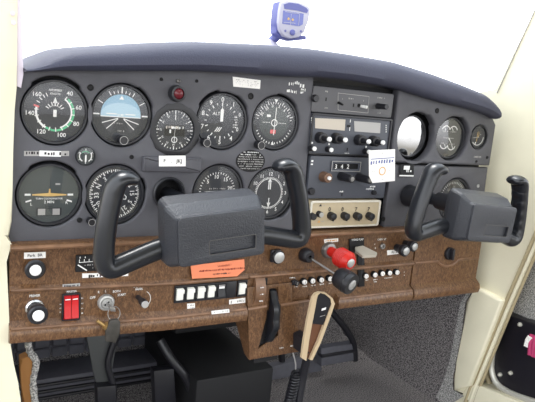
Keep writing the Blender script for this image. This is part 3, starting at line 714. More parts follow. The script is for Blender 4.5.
# ------------------------------------------------------------------ yokes
def planar_tube(b, pts, a, d, M, y0, seg=14, groove=None, side=1):
    "tube along a path in x z; half width a in the plane, half depth d in y"
    n = len(pts); rows = []
    for i in range(n):
        p = Vector(pts[i]); t = (Vector(pts[min(i + 1, n - 1)]) - Vector(pts[max(i - 1, 0)])).normalized(); nn = Vector((-t.y, t.x))
        row = []
        for k in range(seg):
            c = math.cos(2 * PI * k / seg); w = a[i] + (groove[i] if groove and c * side > .25 else 0)
            row.append((p.x + nn.x * w * c, y0[i] + d[i] * math.sin(2 * PI * k / seg), p.y + nn.y * w * c))
        rows.append(row)
    b.grid(rows, M, True, True)
    b.add(rows[0], [list(range(seg))], M); b.add(rows[-1], [list(range(seg))[::-1]], M)
def make_yoke(label, x, z, roll, hx, grooved):
    t = thing('control_yoke', label, 'control yoke', (x, 0, z), 'control yokes')
    t.rotation_euler = (0, -roll, 0)
    secs = [(-.127, .060, .036, -.034, .010), (-.131, .0625, .0395, -.040, .010), (-.136, .0645, .0398, -.0415, .009), (-.156, .0645, .0350, -.0415, .008), (-.1585, .0640, .0335, -.0413, .008), (-.172, .0580, .0245, -.0370, .006), (-.177, .0565, .0235, -.0355, .006)]
    hb = MB(); rows = []
    for (y, xh, zt_, zb_, r) in secs: rows.append([(p[0], y, p[1]) for p in rrect(-xh, zb_, xh, zt_, r)][::-1])
    hb.grid([r for r in rows], HUB, True, True); n = len(rows[0])
    hb.add(rows[0], [list(range(n))], HUB); hb.add(rows[-1], [list(range(n))[::-1]], HUB)
    hub = hb.build('hub', t, (hx, 0, 0), sharp=14)
    hole = rrect(-.018, -.0255, .044, -.0085, .002)
    MB().plate(rrect(-.0565, -.0355, .0565, .0235, .006), [hole], -.1815, -.1765, .0009, HUB).build('hub_pad', hub)
    MB().plate(rrect(-.0187, -.0262, .0447, -.0078, .0022), [rrect(-.0178, -.0253, .0438, -.0087, .002)], -.1817, -.1812, .0002, EDGEGREY).build('recess_outline', hub)  # thin grey line round the recess, lighter than the hub plastic
    sb = MB().cyl((0, .02, .008), (0, -.130, .008), .0105, .0105, GRIP, 24).cyl((0, -.060, .008), (0, -.129, .008), .015, .018, BLACK, 24)
    sb.build('control_shaft', t)
    for s in (-1, 1):
        path = [(.050, -.0215), (.075, -.0255), (.098, -.0315), (.118, -.0370), (.1275, -.0385), (.1335, -.0355), (.1362, -.027), (.1352, -.012), (.1315, .012), (.1265, .034), (.1225, .048), (.1195, .0560), (.1150, .0630), (.1085, .0660), (.1020, .0655), (.0965, .0636), (.0925, .0618)]
        aw = [.0130, .0128, .0126, .0126, .0126, .0124, .0122, .0120, .0118, .0116, .0118, .0118, .0104, .0092, .0082, .0068, .0034]
        dp = [.0130, .0125, .0130, .0140, .0150, .0155, .0155, .0155, .0155, .0155, .0158, .0165, .0175, .0180, .0175, .0150, .0080]
        pp = [Vector((s * u, v, 0)) for u, v in path]; pp2 = [(q.x, q.y) for q in catmull(pp, 6)]
        ip = lambda L: [L[min(i // 6, len(L) - 1)] + (L[min(i // 6 + 1, len(L) - 1)] - L[min(i // 6, len(L) - 1)]) * (i % 6) / 6 for i in range(len(pp2))]
        A, D = ip(aw), ip(dp)
        gr = [.0011 * (math.sin((v + .03) * 2 * PI / .0175) - 1) if grooved and -.022 < v < .05 and i > 20 else 0 for i, (u, v) in enumerate(pp2)]
        b = MB(); planar_tube(b, pp2, A, D, GRIP, [-.135] * len(pp2), 18, gr, s); b.build('grip', t, sharp=60)
    return t
make_yoke('near black control yoke in front of the pilot dials', 0.1660, -0.118, .094, -.0055, False)
make_yoke('far black control yoke at the right beside cream wall', 0.638, -0.116, -.085, .0, True).scale = (.91, 1, 1)
# boot round the far shaft
tag(MB().lathe([(.0205, -.003), (.0205, -.004), (.0195, -.007), (.0180, -.030), (.0165, -.034), (.0122, -.034), (.0115, -.010)], BLACK, 32).build('shaft_boot', None, (SH2[0], 0, SH2[1])), 'round black collar where the far control shaft leaves panel', 'collar')
tag(MB().lathe([(.0245, .001), (.0245, -.002), (.0225, -.004), (.0203, -.002), (.0203, .010)], RING, 36).build('shaft_collar', None, (SH[0], 0, SH[1])), 'round black rim of shaft opening behind the near yoke', 'collar')

# ------------------------------------------------------------------ wood lower panel
YW = -.010
ZL0 = -.168
zlip, zcr, zlow, zbot = -.1765, -.238, -.284, -.3085
prof = [(.02, ZL0), (-.010, ZL0), (-.018, ZL0 - .001), (-.021, ZL0 - .004), (-.019, zlip), (-.0105, zlip - .0015), (YW, zlip - .003), (YW, zcr + .007), (-.0140, zcr + .0045), (-.0165, zcr + .001), (-.0140, zcr - .0025), (-.0105, zcr - .0035), (YW, zlow + .004), (-.012, zlow + .002), (-.0175, zlow - .001), (-.022, zlow - .006), (-.024, zlow - .014), (-.021, zbot + .002), (-.015, zbot), (.02, zbot)]
XP0 = at(238, 310, -.012).x
wl = thing('wood_panel', 'brown wood grain lower panel on the pilot side', 'panel')
MB().ext(prof, -.052, XP0 + .012, WOOD, 12).build('fascia', wl)
XC1 = at(412.6, 262, YW).x
wc = thing('wood_panel', 'brown wood grain centre panel holding throttle and mixture', 'panel')
MB().ext(prof[:12] + [(YW, zlow - .014), (.02, zlow - .014)], XP0 + .0125, XC1 - .0006, WOOD, 8).build('fascia', wc)
xn = at(338, 302, -.02).x
MB().ext([(.02, zlow + .004), (YW, zlow + .004)] + prof[13:], xn, XC1 - .0006, WOOD, 6).build('lower_roll', wc)
def ridge(parent, x0, x1, z, y, r=.0024): MB().tube([(x0 + (x1 - x0) * k / 10, y, z) for k in range(11)], r, WOODEDGE, 8).build('ridge', parent)  # pale strip painting a highlight along the worn ridge top
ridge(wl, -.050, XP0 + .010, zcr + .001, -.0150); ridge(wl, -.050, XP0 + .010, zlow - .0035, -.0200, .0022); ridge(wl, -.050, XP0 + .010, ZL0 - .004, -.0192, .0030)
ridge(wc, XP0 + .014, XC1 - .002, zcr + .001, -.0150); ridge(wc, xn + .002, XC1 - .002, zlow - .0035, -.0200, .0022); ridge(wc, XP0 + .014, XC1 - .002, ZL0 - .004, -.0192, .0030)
for ch in wl.children:        # the crease and the roll climb a little towards the door post
    for v in ch.data.vertices:
        if v.co.z < -.21 and v.co.x < .17: v.co.z += .0085 * (.17 - v.co.x) / .22
wg = thing('glovebox', 'brown wood grain glovebox door under the far yoke', 'glovebox')
XG1 = at(477.5, 262, YW).x
kx = at(448, 253, YW); rr = .018
gp = MB(); gp.ext([(p[0] - .002 if p[0] < .0 else p[0], p[1]) for p in prof[:8]] + [(YW - .002, zlow + .004)] + [(p[0] - .002 if p[0] < 0 else p[0], p[1]) for p in prof[13:]], XC1 + .0015, XG1, WOOD, 8)
gp.build('door', wg)
# ridge that dips below the latch
rz = zcr + .001
path = [(XC1 + .003, -.0125, rz), (kx.x - .036, -.0125, rz)] + [(kx.x + .034 * math.sin(a), -.0125, kx.z - .026 * math.cos(a)) for a in [math.radians(k) for k in range(-55, 56, 10)]] + [(kx.x + .036, -.0125, rz), (XG1 - .003, -.0125, rz)]
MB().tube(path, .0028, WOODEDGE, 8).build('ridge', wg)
MB().lathe([(.0125, 0), (.0125, -.004), (.0115, -.006), (.0001, -.006)], BLACK, 24).box((0, -.009, 0), (.006, .010, .022), BLACK, .002).build('latch_knob', wg, (kx.x, YW - .002, kx.z))

# centre pedestal with the trim wheel opening
PY = -.016
fr = [(247.5, 287.5), (292, 282.6), (292, 304), (310, 301), (302.4, 351.4), (249.4, 360.2)]
slot = [(269.5, 288), (278.2, 287.2), (278.4, 336), (258.5, 349.2), (266.5, 318)]
pd = thing('pedestal', 'brown wood grain pedestal box below the centre panel', 'pedestal')
F_ = poly(fr, PY); S_ = poly(slot, PY)
MB().plate(F_, [S_], PY, PY + .005, .0012, WOOD).build('front_face', pd)
fl, fb, fbr, ftr = at(246.6, 309, PY), at(249.4, 360.2, PY), at(302.4, 351.4, PY), at(310, 301, PY)
b = MB(); bk = .055
V = [(fl.x, PY + .003, zbot + .03), (fb.x, PY + .003, fb.z), (fbr.x, PY + .003, fbr.z), (ftr.x, PY + .003, zbot + .03), (fl.x - .002, bk, zbot + .03), (fb.x + .002, PY + .022, fb.z + .002), (fbr.x, PY + .022, fbr.z + .002), (ftr.x, bk, zbot + .03)]
b.add(V, [[0, 4, 5, 1], [1, 5, 6, 2], [2, 6, 7, 3]], WOOD); b.build('side_panel', pd)
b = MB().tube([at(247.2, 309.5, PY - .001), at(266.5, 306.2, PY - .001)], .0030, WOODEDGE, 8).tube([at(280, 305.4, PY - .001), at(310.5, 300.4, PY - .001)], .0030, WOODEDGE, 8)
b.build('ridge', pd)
b = MB()
for px, py, w in ((281.5, 347.8, .008), (292.5, 345.6, .009)): u = at(px, py, PY); b.strokes(u.x, u.z, w, .0024, PY - .0003, WHITE, int(px), .9)
b.build('lettering', pd)
u0, u1 = at(271, 318, PY), at(268, 340, PY)
MB().box((u0.x + .002, PY + .022, (u0.z + u1.z) / 2), (.045, .03, .12), PITCH).build('wheel_well', pd)
# trim wheel: rim with grips, axle along x
u = at(272.5, 318, -.018); RWh = .058
t = thing('trim_control', 'black trim wheel standing out of pedestal slot', 'trim wheel', (u.x, .026, u.z))
b = MB(); n = 48; rows = []
for k in range(n + 1):
    a = 2 * PI * k / n; r = RWh + (.0022 if (k // 2) % 2 else 0)
    rows.append([(xx, -r2 * math.cos(a), r2 * math.sin(a)) for xx, r2 in ((-.006, r - .008), (-.006, r - .001), (-.0045, r), (.0045, r), (.006, r - .001), (.006, r - .008))])
b.grid(rows, GRIP, True); b.cyl((-.004, 0, 0), (.004, 0, 0), RWh - .006, RWh - .006, BLACK, 40); b.build('wheel_rim', t)
# pitch trim indicator: curved wood cover
c0, c1 = at(259, 276, YW), at(259, 306, YW)
b = MB(); rows = []
for k in range(9):
    f = k / 8; z = c0.z + (c1.z - c0.z) * f; yy = YW - .003 - .009 * math.sin(PI * f)
    rows.append([(c0.x - .009, YW, z), (c0.x - .009, yy, z), (c0.x + .009, yy, z), (c0.x + .009, YW, z)])
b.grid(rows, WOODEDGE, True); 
for k in range(3): b.strokes(c0.x + .001, c0.z + (c1.z - c0.z) * (.3 + .22 * k), .007, .0022, YW - .0125, WHITE, k + 3, .9)
b.box((c0.x + .0125, YW - .001, (c0.z + c1.z) / 2), (.0045, .004, abs(c1.z - c0.z)), PITCH)
tag(b.build('trim_indicator', None), 'curved wooden trim scale beside a black slit', 'trim indicator')

# ------------------------------------------------------------------ items on the wood panel
def wthing(name, label, cat, px, py, L=.0, group=None, Y=YW):
    q = at(px, py, Y - L); return thing(name, label, cat, (q.x, Y, q.z), group)
def pull_knob(name, label, px, py, r, L, cap, capr, base=None, cat='knob', group=None, M=BLACK):
    t = wthing(name, label, cat, px, py, L, group)
    MB().lathe([(r * .62, .001), (r * .62, -L * .45), (r * .9, -L * .55), (r, -L * .7), (r, -L + r * .15), (r * .85, -L), (0.0001, -L)], M, 28).build('knob_body', t)
    MB().lathe([(r * capr, -L + .0002), (r * capr, -L - .0012), (r * capr * .85, -L - .0018), (.0001, -L - .0018)], cap, 24).build('cap', t)
    if base: MB().lathe([(r * .95, .0005), (r * .95, -.004), (r * .8, -.006), (r * .55, -.006)], base, 28).build('collar', t)
    return t
t = pull_knob('vent_knob', 'black knob with white cap under the Park label', 35.5, 270.2, .0128, .014, PAPER, .56)
t = pull_knob('primer_knob', 'black primer knob with white cap and chrome collar', 38.4, 315.6, .0125, .030, PAPER, .58, CHROME)
def txtlabel(s, sc_=.5, M=INK, sx=1.0):
    return lambda b, W, H, y: b.text(s, H * sc_, 0, 0, y, M, 0, sx)
plaque('label_strip', 'white label reading Park BR on the wood panel', 'label', ((24, 252.6), (45.6, 251.8), (45.6, 257.8), (24, 258.8)), YW, PAPER, write=txtlabel('Park  BR', .62))
def wmarks(name, label, items, Y=YW, parent=None):
    b = MB()
    for k, it in enumerate(items):
        if isinstance(it[0], str): s, px, py, h = it; q = at(px, py, Y); b.text(s, h * .95, q.x, q.z, Y - .0010, WHITE, 0, .85)
        else: px, py, w, h = it; q = at(px, py, Y); b.strokes(q.x, q.z, w, h, Y - .0010, WHITE, k * 3 + 1, .9)
    return b
MK = [('PRIMER', 34.5, 295.6, .0052), ('MASTER', 71.5, 291.3, .0046), ('OFF', 92.5, 297.5, .0055), ('R', 98.5, 292, .005), ('L', 105.5, 291, .005), ('BOTH', 116.5, 291.2, .005), ('START', 121.5, 294.6, .005),
      ('RADIO', 137, 286.4, .0046), ('PANEL', 139, 289, .0046), (60.5, 304, .0024, .002), (60.5, 308, .0024, .002), (60.5, 312, .0024, .002), (82, 298, .0024, .002), (82, 303, .0024, .002), (82, 308, .0024, .002), (82, 313, .0024, .002)]
b = wmarks('', '', MK)
q = at(141.5, 299.5, YW); b.arc(.0130, .0138, -20, 130, YW - .0004, WHITE, q.x, q.z)
q = at(36, 269, YW); b.strokes(q.x + .018, q.z + .002, .003, .006, YW - .0004, DIM, 2)
b.build('lettering', wl)
MK = [(292, 277.7, .011, .0026), (296, 286.5, .006, .0018), (304.5, 286.2, .009, .0024), (313, 285.2, .009, .0024), (321.5, 284, .009, .0024), (330, 283, .006, .002), (366.5, 279.8, .006, .0018), (375, 279.4, .009, .0018), (374.5, 281.6, .009, .0018), (388, 277.6, .020, .0016), (398, 270, .002, .002), (404, 272, .002, .002), (404, 275, .002, .002),
      ('CABIN  HT', 381.5, 239.3, .0052), (374.5, 244, .0024, .0024), (375, 248, .0024, .0024)]
wmarks('', '', MK).build('lettering', wc)
# master switch
t = wthing('master_switch', 'red two part master rocker switch in black frame', 'switch', 71.3, 307.3, .004)
w, h = .0196, .0345
MB().plate(rrect(-w / 2 - .0022, -h / 2 - .0022, w / 2 + .0022, h / 2 + .0022, .002), [rrect(-w / 2, -h / 2, w / 2, h / 2, .0005)], -.005, .0, .0008, BLACK).build('switch_frame', t)
for s in (-1, 1):
    MB().grid([[(s * w / 4 + dx, yy, zz) for dx in (-w / 4 + .0004, w / 4 - .0004)] for yy, zz in ((0, -h / 2), (-.006, -h / 2 + .001), (-.0085, -h / 2 + .003), (-.005, 0), (-.0035, h / 2 - .006), (-.0045, h / 2 - .001), (0, h / 2))], SWRED, True).box((s * w / 4, -.0015, 0), (w / 2 - .001, .003, h - .001), SWRED).rect(s * w / 4, h * .33, w / 2 * .7, .0014, -.0046, WHITE).build('rocker', t)
plaque('label_strip', 'short pale tape label above the red master switch', 'label', ((62.5, 284.4), (80, 283.2), (80, 287), (62.5, 288.2)), YW - .005, DIM, write=rows_(INK, 1, 5, .8))
# ammeter
t = wthing('ammeter', 'square black ammeter with white scale below near yoke grip', 'gauge', 88, 263.3, .003)
w, h = .032, .0235
MB().prism(rrect(-w / 2, -h / 2, w / 2, h / 2, .001), -.003, 0, PITCH, .0006).build('case', t)
b = MB().line(-w * .38, h * .08, w * .46, h * .1, .0008, -.0033, WHITE)
for k in range(5): b.line(-w * .36 + w * .2 * k, h * .08, -w * .36 + w * .2 * k, h * .26, .0008, -.0033, WHITE); b.strokes(-w * .36 + w * .2 * k, h * .37, .0036, .0026, -.0033, WHITE, k)
b.strokes(w * .05, -h * .1, .012, .0022, -.0033, DIM, 4); b.strokes(w * .16, -h * .3, .006, .0022, -.0033, DIM, 5); b.build('scale', t)
MB().line(-w * .42, -h * .05, -w * .04, -h * .42, .0016, -.0036, WHITE).build('needle', t)
plaque('label_strip', 'long white tape label under the ammeter', 'label', ((82.2, 273.4), (128.2, 272.2), (128.2, 275.8), (82.2, 277.9)), YW, PAPER, write=rows_(INK, 1, 8, .7))
# ignition lock, keys
t = wthing('ignition_lock', 'round chrome ignition lock', 'lock', 106.6, 303.2, .005)
MB().lathe([(.0118, .0005), (.0118, -.003), (.0105, -.0055), (.0080, -.006), (.0070, -.0045), (.0068, -.0065), (.0001, -.0065)], ALU, 36).build('lock_barrel', t)
MB().box((0, -.0068, 0), (.0018, .0012, .008), PITCH, rot=Matrix.Rotation(.9, 3, 'Y')).build('keyhole', t)
kk = wthing('ignition_key', 'steel key with ring and brown leather fob in the ignition', 'key', 108.5, 305, .012)
kl = kk.location
def kr(px, py, Y): q = at(px, py, Y); return (q.x - kl.x, Y - kl.y, q.z - kl.z)
MB().cyl(kr(107, 303.5, -.016), kr(110.5, 307.5, -.030), .0022, .0022, STEEL, 8).prism([(u[0], u[2]) for u in (kr(109, 306, -.03), kr(115, 307.5, -.03), kr(115.5, 311.5, -.03), kr(110.5, 311, -.03))], -.0215, -.0195, STEEL, .0004).build('key', kk)
rg = kr(114, 313.5, -.030)
MB().tube([(rg[0] + .0085 * math.cos(a), rg[1] + .002 * math.sin(a), rg[2] + .0095 * math.sin(a)) for a in [2 * PI * k / 24 for k in range(25)]], .0006, STEEL, 6).build('key_ring', kk)
LEATH = mat('worn brown leather', rgb(56, 53, 48), 0.5, var=.3, vscale=120)
fb_ = [(u[0], u[2]) for u in (kr(109.5, 320, -.034), kr(117.5, 318.6, -.034), kr(119.8, 321.5, -.034), kr(119.4, 333, -.034), kr(115.2, 342.3, -.034), kr(105.5, 340.8, -.034), kr(105.4, 331, -.034))]
MB().prism(fb_, -.027, -.022, LEATH, .0012).build('key_fob', kk)
MB().cyl(kr(97, 320.5, -.028), kr(108, 328, -.030), .0024, .0024, BRASS, 8).cyl(kr(105, 325, -.030), kr(109.5, 329, -.030), .0055, .0055, BRASS, 12).build('spare_key', kk)
# dimmer
t = pull_knob('dimmer_knob', 'slim black dimmer knob with pale grey tip', 145, 304.4, .0056, .032, LCD2, .9)
# rockers
def rocker_frame(t, w, h):
    MB().plate([(-w / 2, -h / 2), (w / 2, -h / 2), (w / 2, h / 2), (-w / 2, h / 2)], [[(-w / 2 + .0014, -h / 2 + .0030), (w / 2 - .0014, -h / 2 + .0030), (w / 2 - .0014, h / 2 - .0028), (-w / 2 + .0014, h / 2 - .0028)]], -.004, .0, .0005, BLACK).build('switch_frame', t)
    MB().rect(0, 0, w - .001, h - .002, -.0006, PITCH).build('switch_well', t)
XR0, XR1 = at(174.2, 294, YW - .002).x, at(245.4, 289, YW - .002).x
zr = at(210, 291.2, YW - .002).z; pw = (XR1 - XR0) / 7; hR = .0268
names = ['leftmost', 'second from left', 'third from left', 'fourth from left', 'black with white tip, fifth from left', None, 'ivory at the right hand end of the row']
proto = None
for i in range(7):
    if i == 5: continue
    x = XR0 + pw * (i + .5)
    lab = ('ivory rocker switch, %s in the row under orange sticker' % names[i]) if i < 4 else ('black rocker switch with white tip beside four ivory ones' if i == 4 else 'ivory rocker switch alone at right end of the row')
    if i == 0:
        proto = thing('rocker_switch', lab, 'switch', (x, YW, zr), 'rocker switches'); rocker_frame(proto, pw * .98, hR)
        w = pw * .62; hh = hR * .68
        b = MB().grid([[(dx - .0002, yy, zz) for dx in (-w / 2, w / 2)] for yy, zz in ((0, -hh / 2), (-.0040, -hh / 2), (-.0046, -hh / 2 + .002), (-.0046, -.001), (-.0058, hh / 2 - .004), (-.0054, hh / 2 - .001), (0, hh / 2))], IVORY, True)
        b.box((-.0002, -.0018, 0), (w, .0035, hh * .99), IVORY); b.box((w / 2 + .0004, -.004, hh * .22), (.0012, .004, .006), IVORY, .0004); b.build('rocker', proto)
        continue
    if i == 4:
        t = thing('rocker_switch', lab, 'switch', (x, YW, zr), 'rocker switches'); rocker_frame(t, pw * .98, hR)
        w = pw * .7; hh = hR * .80
        MB().grid([[(dx, yy, zz) for dx in (-w / 2, w / 2)] for yy, zz in ((0, -hh / 2), (-.0065, -hh / 2 + .001), (-.0062, -hh / 2 + .004), (-.003, .002), (-.0032, hh / 2), (0, hh / 2))], BLACK, True).box((0, -.0012, 0), (w, .0024, hh), BLACK).rect(0, hh * .24, w * .8, .0036, -.0042, WHITE).rect(0, hh * .40, w * .9, .0012, -.0042, DIM).build('rocker', t); continue
    c = copy_tree(proto); c['label'] = lab; c.location = (x + (.002 if i == 6 else 0), YW, zr)
tag(MB().prism([(-pw * .49, -hR / 2), (pw * .49, -hR / 2), (pw * .49, hR / 2), (-pw * .49, hR / 2)], -.004, 0, BLACK, .0005).build('blank_plate', None, (XR0 + pw * 5.5, YW, zr)), 'plain black blank plate between the rocker switches', 'blank plate')
plaque('label_strip', 'square white label under the second rocker switch', 'label', ((187, 303.6), (194.8, 303), (194.8, 311.6), (187.2, 312)), YW, PAPER, write=rows_(DIM, 3, 4, .5))
plaque('label_strip', 'white label lowest below the rocker row', 'label', ((211, 311), (229, 309), (229.4, 312.4), (211.8, 314.2)), YW - .0125, PAPER, write=rows_(DIM, 1, 6, .6))
plaque('label_strip', 'white label under the right end of rocker row', 'label', ((229, 299.8), (245.2, 297.6), (245.2, 302.6), (229, 304.6)), YW, PAPER, write=rows_(DIM, 1, 9, .6))
def ow(b, W, H, y):
    b.text('WARNING !', H * .16, .003, H * .24, y, REDINK, .045); b.strokes(0, H * .02, W * .84, H * .11, y, REDINK, 4, .97); b.strokes(-.002, -H * .22, W * .34, H * .1, y, INK, 6, .8)
plaque('warning_sticker', 'orange warning sticker under the near yoke hub', 'sticker', ((190.6, 265.4), (244, 259.2), (244.6, 269.5), (237, 276.2), (192, 278.6)), YW - .005, ORANGE, .0006, write=ow)
# heater knob beside
t = pull_knob('cabin_air_knob', 'black square backed knob with aluminium cap right of near yoke', 279.2, 257.6, .0112, .014, ALU, .82)
MB().box((0, -.003, 0), (.0200, .006, .0215), BLACK, .003).build('back_plate', t)
# throttle
p0 = at(306.5, 255.4, YW - .006); tip = at(352, 285, YW - .094)
t = thing('throttle', 'black throttle knob on long steel rod', 'throttle', (p0.x, YW, p0.z))
MB().lathe([(.0120, .0005), (.0120, -.006), (.0105, -.014), (.0080, -.017), (.003, -.017)], BLACK, 28).build('collar', t)
d = tip - Vector((p0.x, YW, p0.z)); L = d.length; dn = d.normalized()
rot = Vector((0, -1, 0)).rotation_difference(dn).to_euler()
MB().cyl((0, -.010, 0), (0, -L + .016, 0), .0019, .0019, STEEL, 14).build('rod', t, rot=rot)
k_ = MB().lathe([(.006, -L + .034), (.0140, -L + .030), (.0170, -L + .025), (.0178, -L + .012), (.0178, -L + .003), (.0170, -L), (.0001, -L)], BLACK, 36).lathe([(.0180, -L + .010), (.0185, -L + .009), (.0180, -L + .008)], GRIP, 36)
kn = k_.build('throttle_knob', t, rot=rot)
MB().lathe([(.0086, -L + .0002), (.0086, -L - .0012), (.0074, -L - .0020), (.0001, -L - .0020)], ALU, 28).build('cap', kn)
# mixture
p0 = at(329.5, 250.4, YW - .004); tip = at(350.8, 263.2, YW - .060)
t = thing('mixture_control', 'red mixture control knob above the throttle', 'mixture control', (p0.x, YW, p0.z))
MB().lathe([(.0145, .0005), (.0145, -.003), (.0120, -.007), (.008, -.008)], STEEL, 28).build('collar', t)
d = tip - Vector((p0.x, YW, p0.z)); L = d.length; dn = d.normalized(); rot = Vector((0, -1, 0)).rotation_difference(dn).to_euler()
pr = [(.0085, -.004), (.0088, -.024), (.0105, -.026)]; pr += [(.0165 if k % 2 else .0156, -L + .030 - .002 * k) for k in range(12)]; pr += [(.0125, -L + .002), (.0105, -L), (.0001, -L)]
kn = MB().lathe(pr, RED, 30).build('mixture_knob', t, rot=rot)
for a in range(0, 360, 24):
    pass
MB().lathe([(.0074, -L + .0002), (.0074, -L - .0010), (.0062, -L - .0018), (.0001, -L - .0018)], ALU, 28).build('cap', kn)
plaque('label_strip', 'small white label above the red mixture control', 'label', ((324, 239.4), (338, 238.2), (338, 241.4), (324.2, 242.8)), YW, PAPER, write=lambda b, W, H, y: b.strokes(0, 0, W * .8, H * .4, y, ORINK, 3, .95))
# flap switch
q = at(356, 242.5, YW)
t = thing('flap_switch', 'wing flap lever with grey beige paddle on black plate', 'flap switch', (q.x, YW, q.z))
pl = [(c.x - q.x, c.z - q.z) for c in (at(348.6, 239, YW), at(363.2, 237.2, YW), at(363.8, 286, YW), at(357.4, 286.5, YW), at(356.8, 252, YW), at(348.8, 252.5, YW))]
MB().prism(pl, -.003, 0, PITCH, .0006).text('WING FLAP', .0056, 0, .0060, -.0034, WHITE, 0, .9).build('plate', t)
c = at(361, 268, YW); MB().rect(c.x - q.x, c.z - q.z, .0035, .040, -.0035, BLACK).build('slot', t)
MB().cyl((.004, 0, -.012), (.004, -.020, -.012), .0032, .0028, PITCH, 12).build('lever_stem', t)
A = [at(355.2, 247.0, YW - .012), at(363, 245.6, YW - .010), at(377.2, 252.6, YW - .040), at(376, 255, YW - .044), at(362.5, 255.8, YW - .044), at(355.4, 250.4, YW - .016)]
b = MB(); n = len(A); up = [(p.x - q.x, p.y - YW, p.z - q.z + .0) for p in A]; dnv = [(p[0], p[1], p[2] - .004) for p in up]
b.add(up + dnv, [list(range(n))[::-1], [n + i for i in range(n)]] + [[i, (i + 1) % n, n + (i + 1) % n, n + i] for i in range(n)], LEVER)
b.build('paddle', t)
# small lock, label, two knobs
q = at(382, 246, YW); tag(MB().lathe([(.0055, .0004), (.0055, -.003), (.0045, -.004), (.0026, -.004), (.0024, -.001), (.0001, -.001)], STEEL, 24).build('pull_socket', None, (q.x, YW, q.z)), 'small steel socket right of the flap lever', 'socket')
plaque('label_strip', 'white label left of the twin black knobs', 'label', ((387, 250.4), (398.6, 249), (398.8, 253.6), (387.2, 255.2)), YW, PAPER, write=rows_(DIM, 1, 2, .6))
pull_knob('heater_knob', 'black knob with bright cap, lower of twin knobs by the far yoke', 406.2, 251.2, .0108, .026, ALU, .66)
pull_knob('heater_knob', 'black knob with bright cap, upper of twin knobs by the far yoke', 414.8, 246.8, .0098, .026, ALU, .66)
# circuit breakers
def breaker(label, cap):
    t = thing('circuit_breaker', label, 'circuit breaker', (0, 0, 0), 'circuit breaker buttons')
    MB().lathe([(.0058, .0005), (.0058, -.005), (.0052, -.0065), (.0042, -.0065)], PITCH, 20).build('collar', t)
    MB().lathe([(.0043, -.004), (.0043, -.008), (.0036, -.0092), (.0001, -.0094)], cap, 20).rect(0, 0, .0012, .004, -.0098, DIM).build('button', t); return t
cb = [(304.9, 282.3, 'leftmost white circuit breaker button in row left of throttle'), (313.2, 281.2, 'second white circuit breaker button in row left of throttle'), (322, 280.2, 'third white circuit breaker button in row left of throttle'), (330.6, 279, 'white circuit breaker button half behind the throttle knob'),
      (366.6, 276.4, 'white circuit breaker button nearest right of the flap lever'), (375.5, 275.1, 'second white circuit breaker button right of the flap lever'), (383, 273.8, 'middle white circuit breaker button right of the flap lever'), (390.2, 273.2, 'fourth white circuit breaker button right of the flap lever'), (397.6, 272.6, 'rightmost white circuit breaker button near the glovebox seam')]
P0 = None
for px, py, lab in cb:
    c = breaker(lab, PAPER) if P0 is None else copy_tree(P0)
    P0 = P0 or c; c['label'] = lab; q = at(px, py, YW - .008); c.location = (q.x, YW, q.z)
t = wthing('lighter_knob', 'small black stepped knob left of white buttons', 'knob', 297.4, 283.6, .010)
MB().box((-.003, -.003, 0), (.009, .006, .0085), BLACK, .0015).lathe([(.0048, 0), (.0048, -.009), (.004, -.010), (.0001, -.010)], BLACK, 20).rect(.0, .0, .003, .005, -.0104, STEEL).build('knob_body', t)

# ------------------------------------------------------------------ microphone in its clip
TY, BY = -.075, -.045
def mp(px, py, f): return at(px, py, TY + (BY - TY) * f)
def mf(py): return (py - 293) / 67.0
o = mp(317, 326, .5)
t = thing('microphone', 'beige hand microphone hanging in front of the pedestal', 'microphone', tuple(o))
def L_(p, dy=0.0): return (p.x - o.x, p.y - o.y + dy, p.z - o.z)
Lf = [(319.5, 292.2), (315.5, 293.8), (312.8, 297.5), (310.8, 305), (307.6, 320), (304, 340), (301.6, 358)]
Lr = [(320.5, 293.0), (318.0, 295.2), (316.8, 299.5), (315.6, 307), (312.6, 322), (309.0, 342), (306.4, 361)]
Rl = [(320.5, 293.0), (325, 294.2), (330.8, 299), (331.8, 304.2), (326.4, 319), (318.4, 341), (309.8, 359.8)]
Rr = [(319.5, 292.2), (326, 292.8), (332.8, 298.4), (335.0, 303.8), (329.4, 320), (321.2, 342), (312.6, 360.2)]
def shell(A, B, th):
    b = MB(); rows = []
    for (a, c) in zip(A, B):
        pa, pc = mp(*a, mf(a[1])), mp(*c, mf(c[1])); rows.append([L_(pa), L_(pc), L_(pc, th), L_(pa, th)])
    b.grid(rows, BEIGE, False, True); n = len(rows) - 1
    b.add(rows[-1], [[0, 1, 2, 3]], BEIGE); b.add(rows[0], [[3, 2, 1, 0]], BEIGE); return b
shell(Lf, Lr, .005).build('side_shell', t); shell(Rl, Rr, .005).build('side_shell', t)
ins = [(318.0, 295.2), (320.5, 293.0), (325, 294.2), (330.8, 299), (331.8, 304.2), (326.2, 320), (324.2, 325.5), (312.0, 324), (312.6, 322), (315.6, 307), (316.8, 299.5)]
b = MB(); pts = [L_(mp(*p, mf(p[1])), .002) for p in ins]; b.add(pts, [list(range(len(pts)))[::-1]], BLACK)
pt2 = [L_(mp(*p, mf(p[1])), .008) for p in ins]; b.add(pt2, [list(range(len(pts)))], BLACK)
for k, (px, py) in enumerate(((323.8, 308.6), (323.4, 309.8))): c = mp(px, py, mf(py)); c2 = L_(c, -.0006); b.add([(c2[0] - .0042, c2[1], c2[2] - .0012), (c2[0] + .0042, c2[1], c2[2] + .0002), (c2[0] + .0040, c2[1], c2[2] + .0020), (c2[0] - .0042, c2[1], c2[2] + .0008)], [[0, 1, 2, 3]], WHITE)
c = mp(322.5, 316, mf(316)); c2 = L_(c, -.0004); b.add([(c2[0] - .005, c2[1], c2[2] - .0006), (c2[0] + .005, c2[1], c2[2] + .0006), (c2[0] + .005, c2[1], c2[2] + .0014), (c2[0] - .005, c2[1], c2[2] + .0002)], [[0, 1, 2, 3]], DIM)
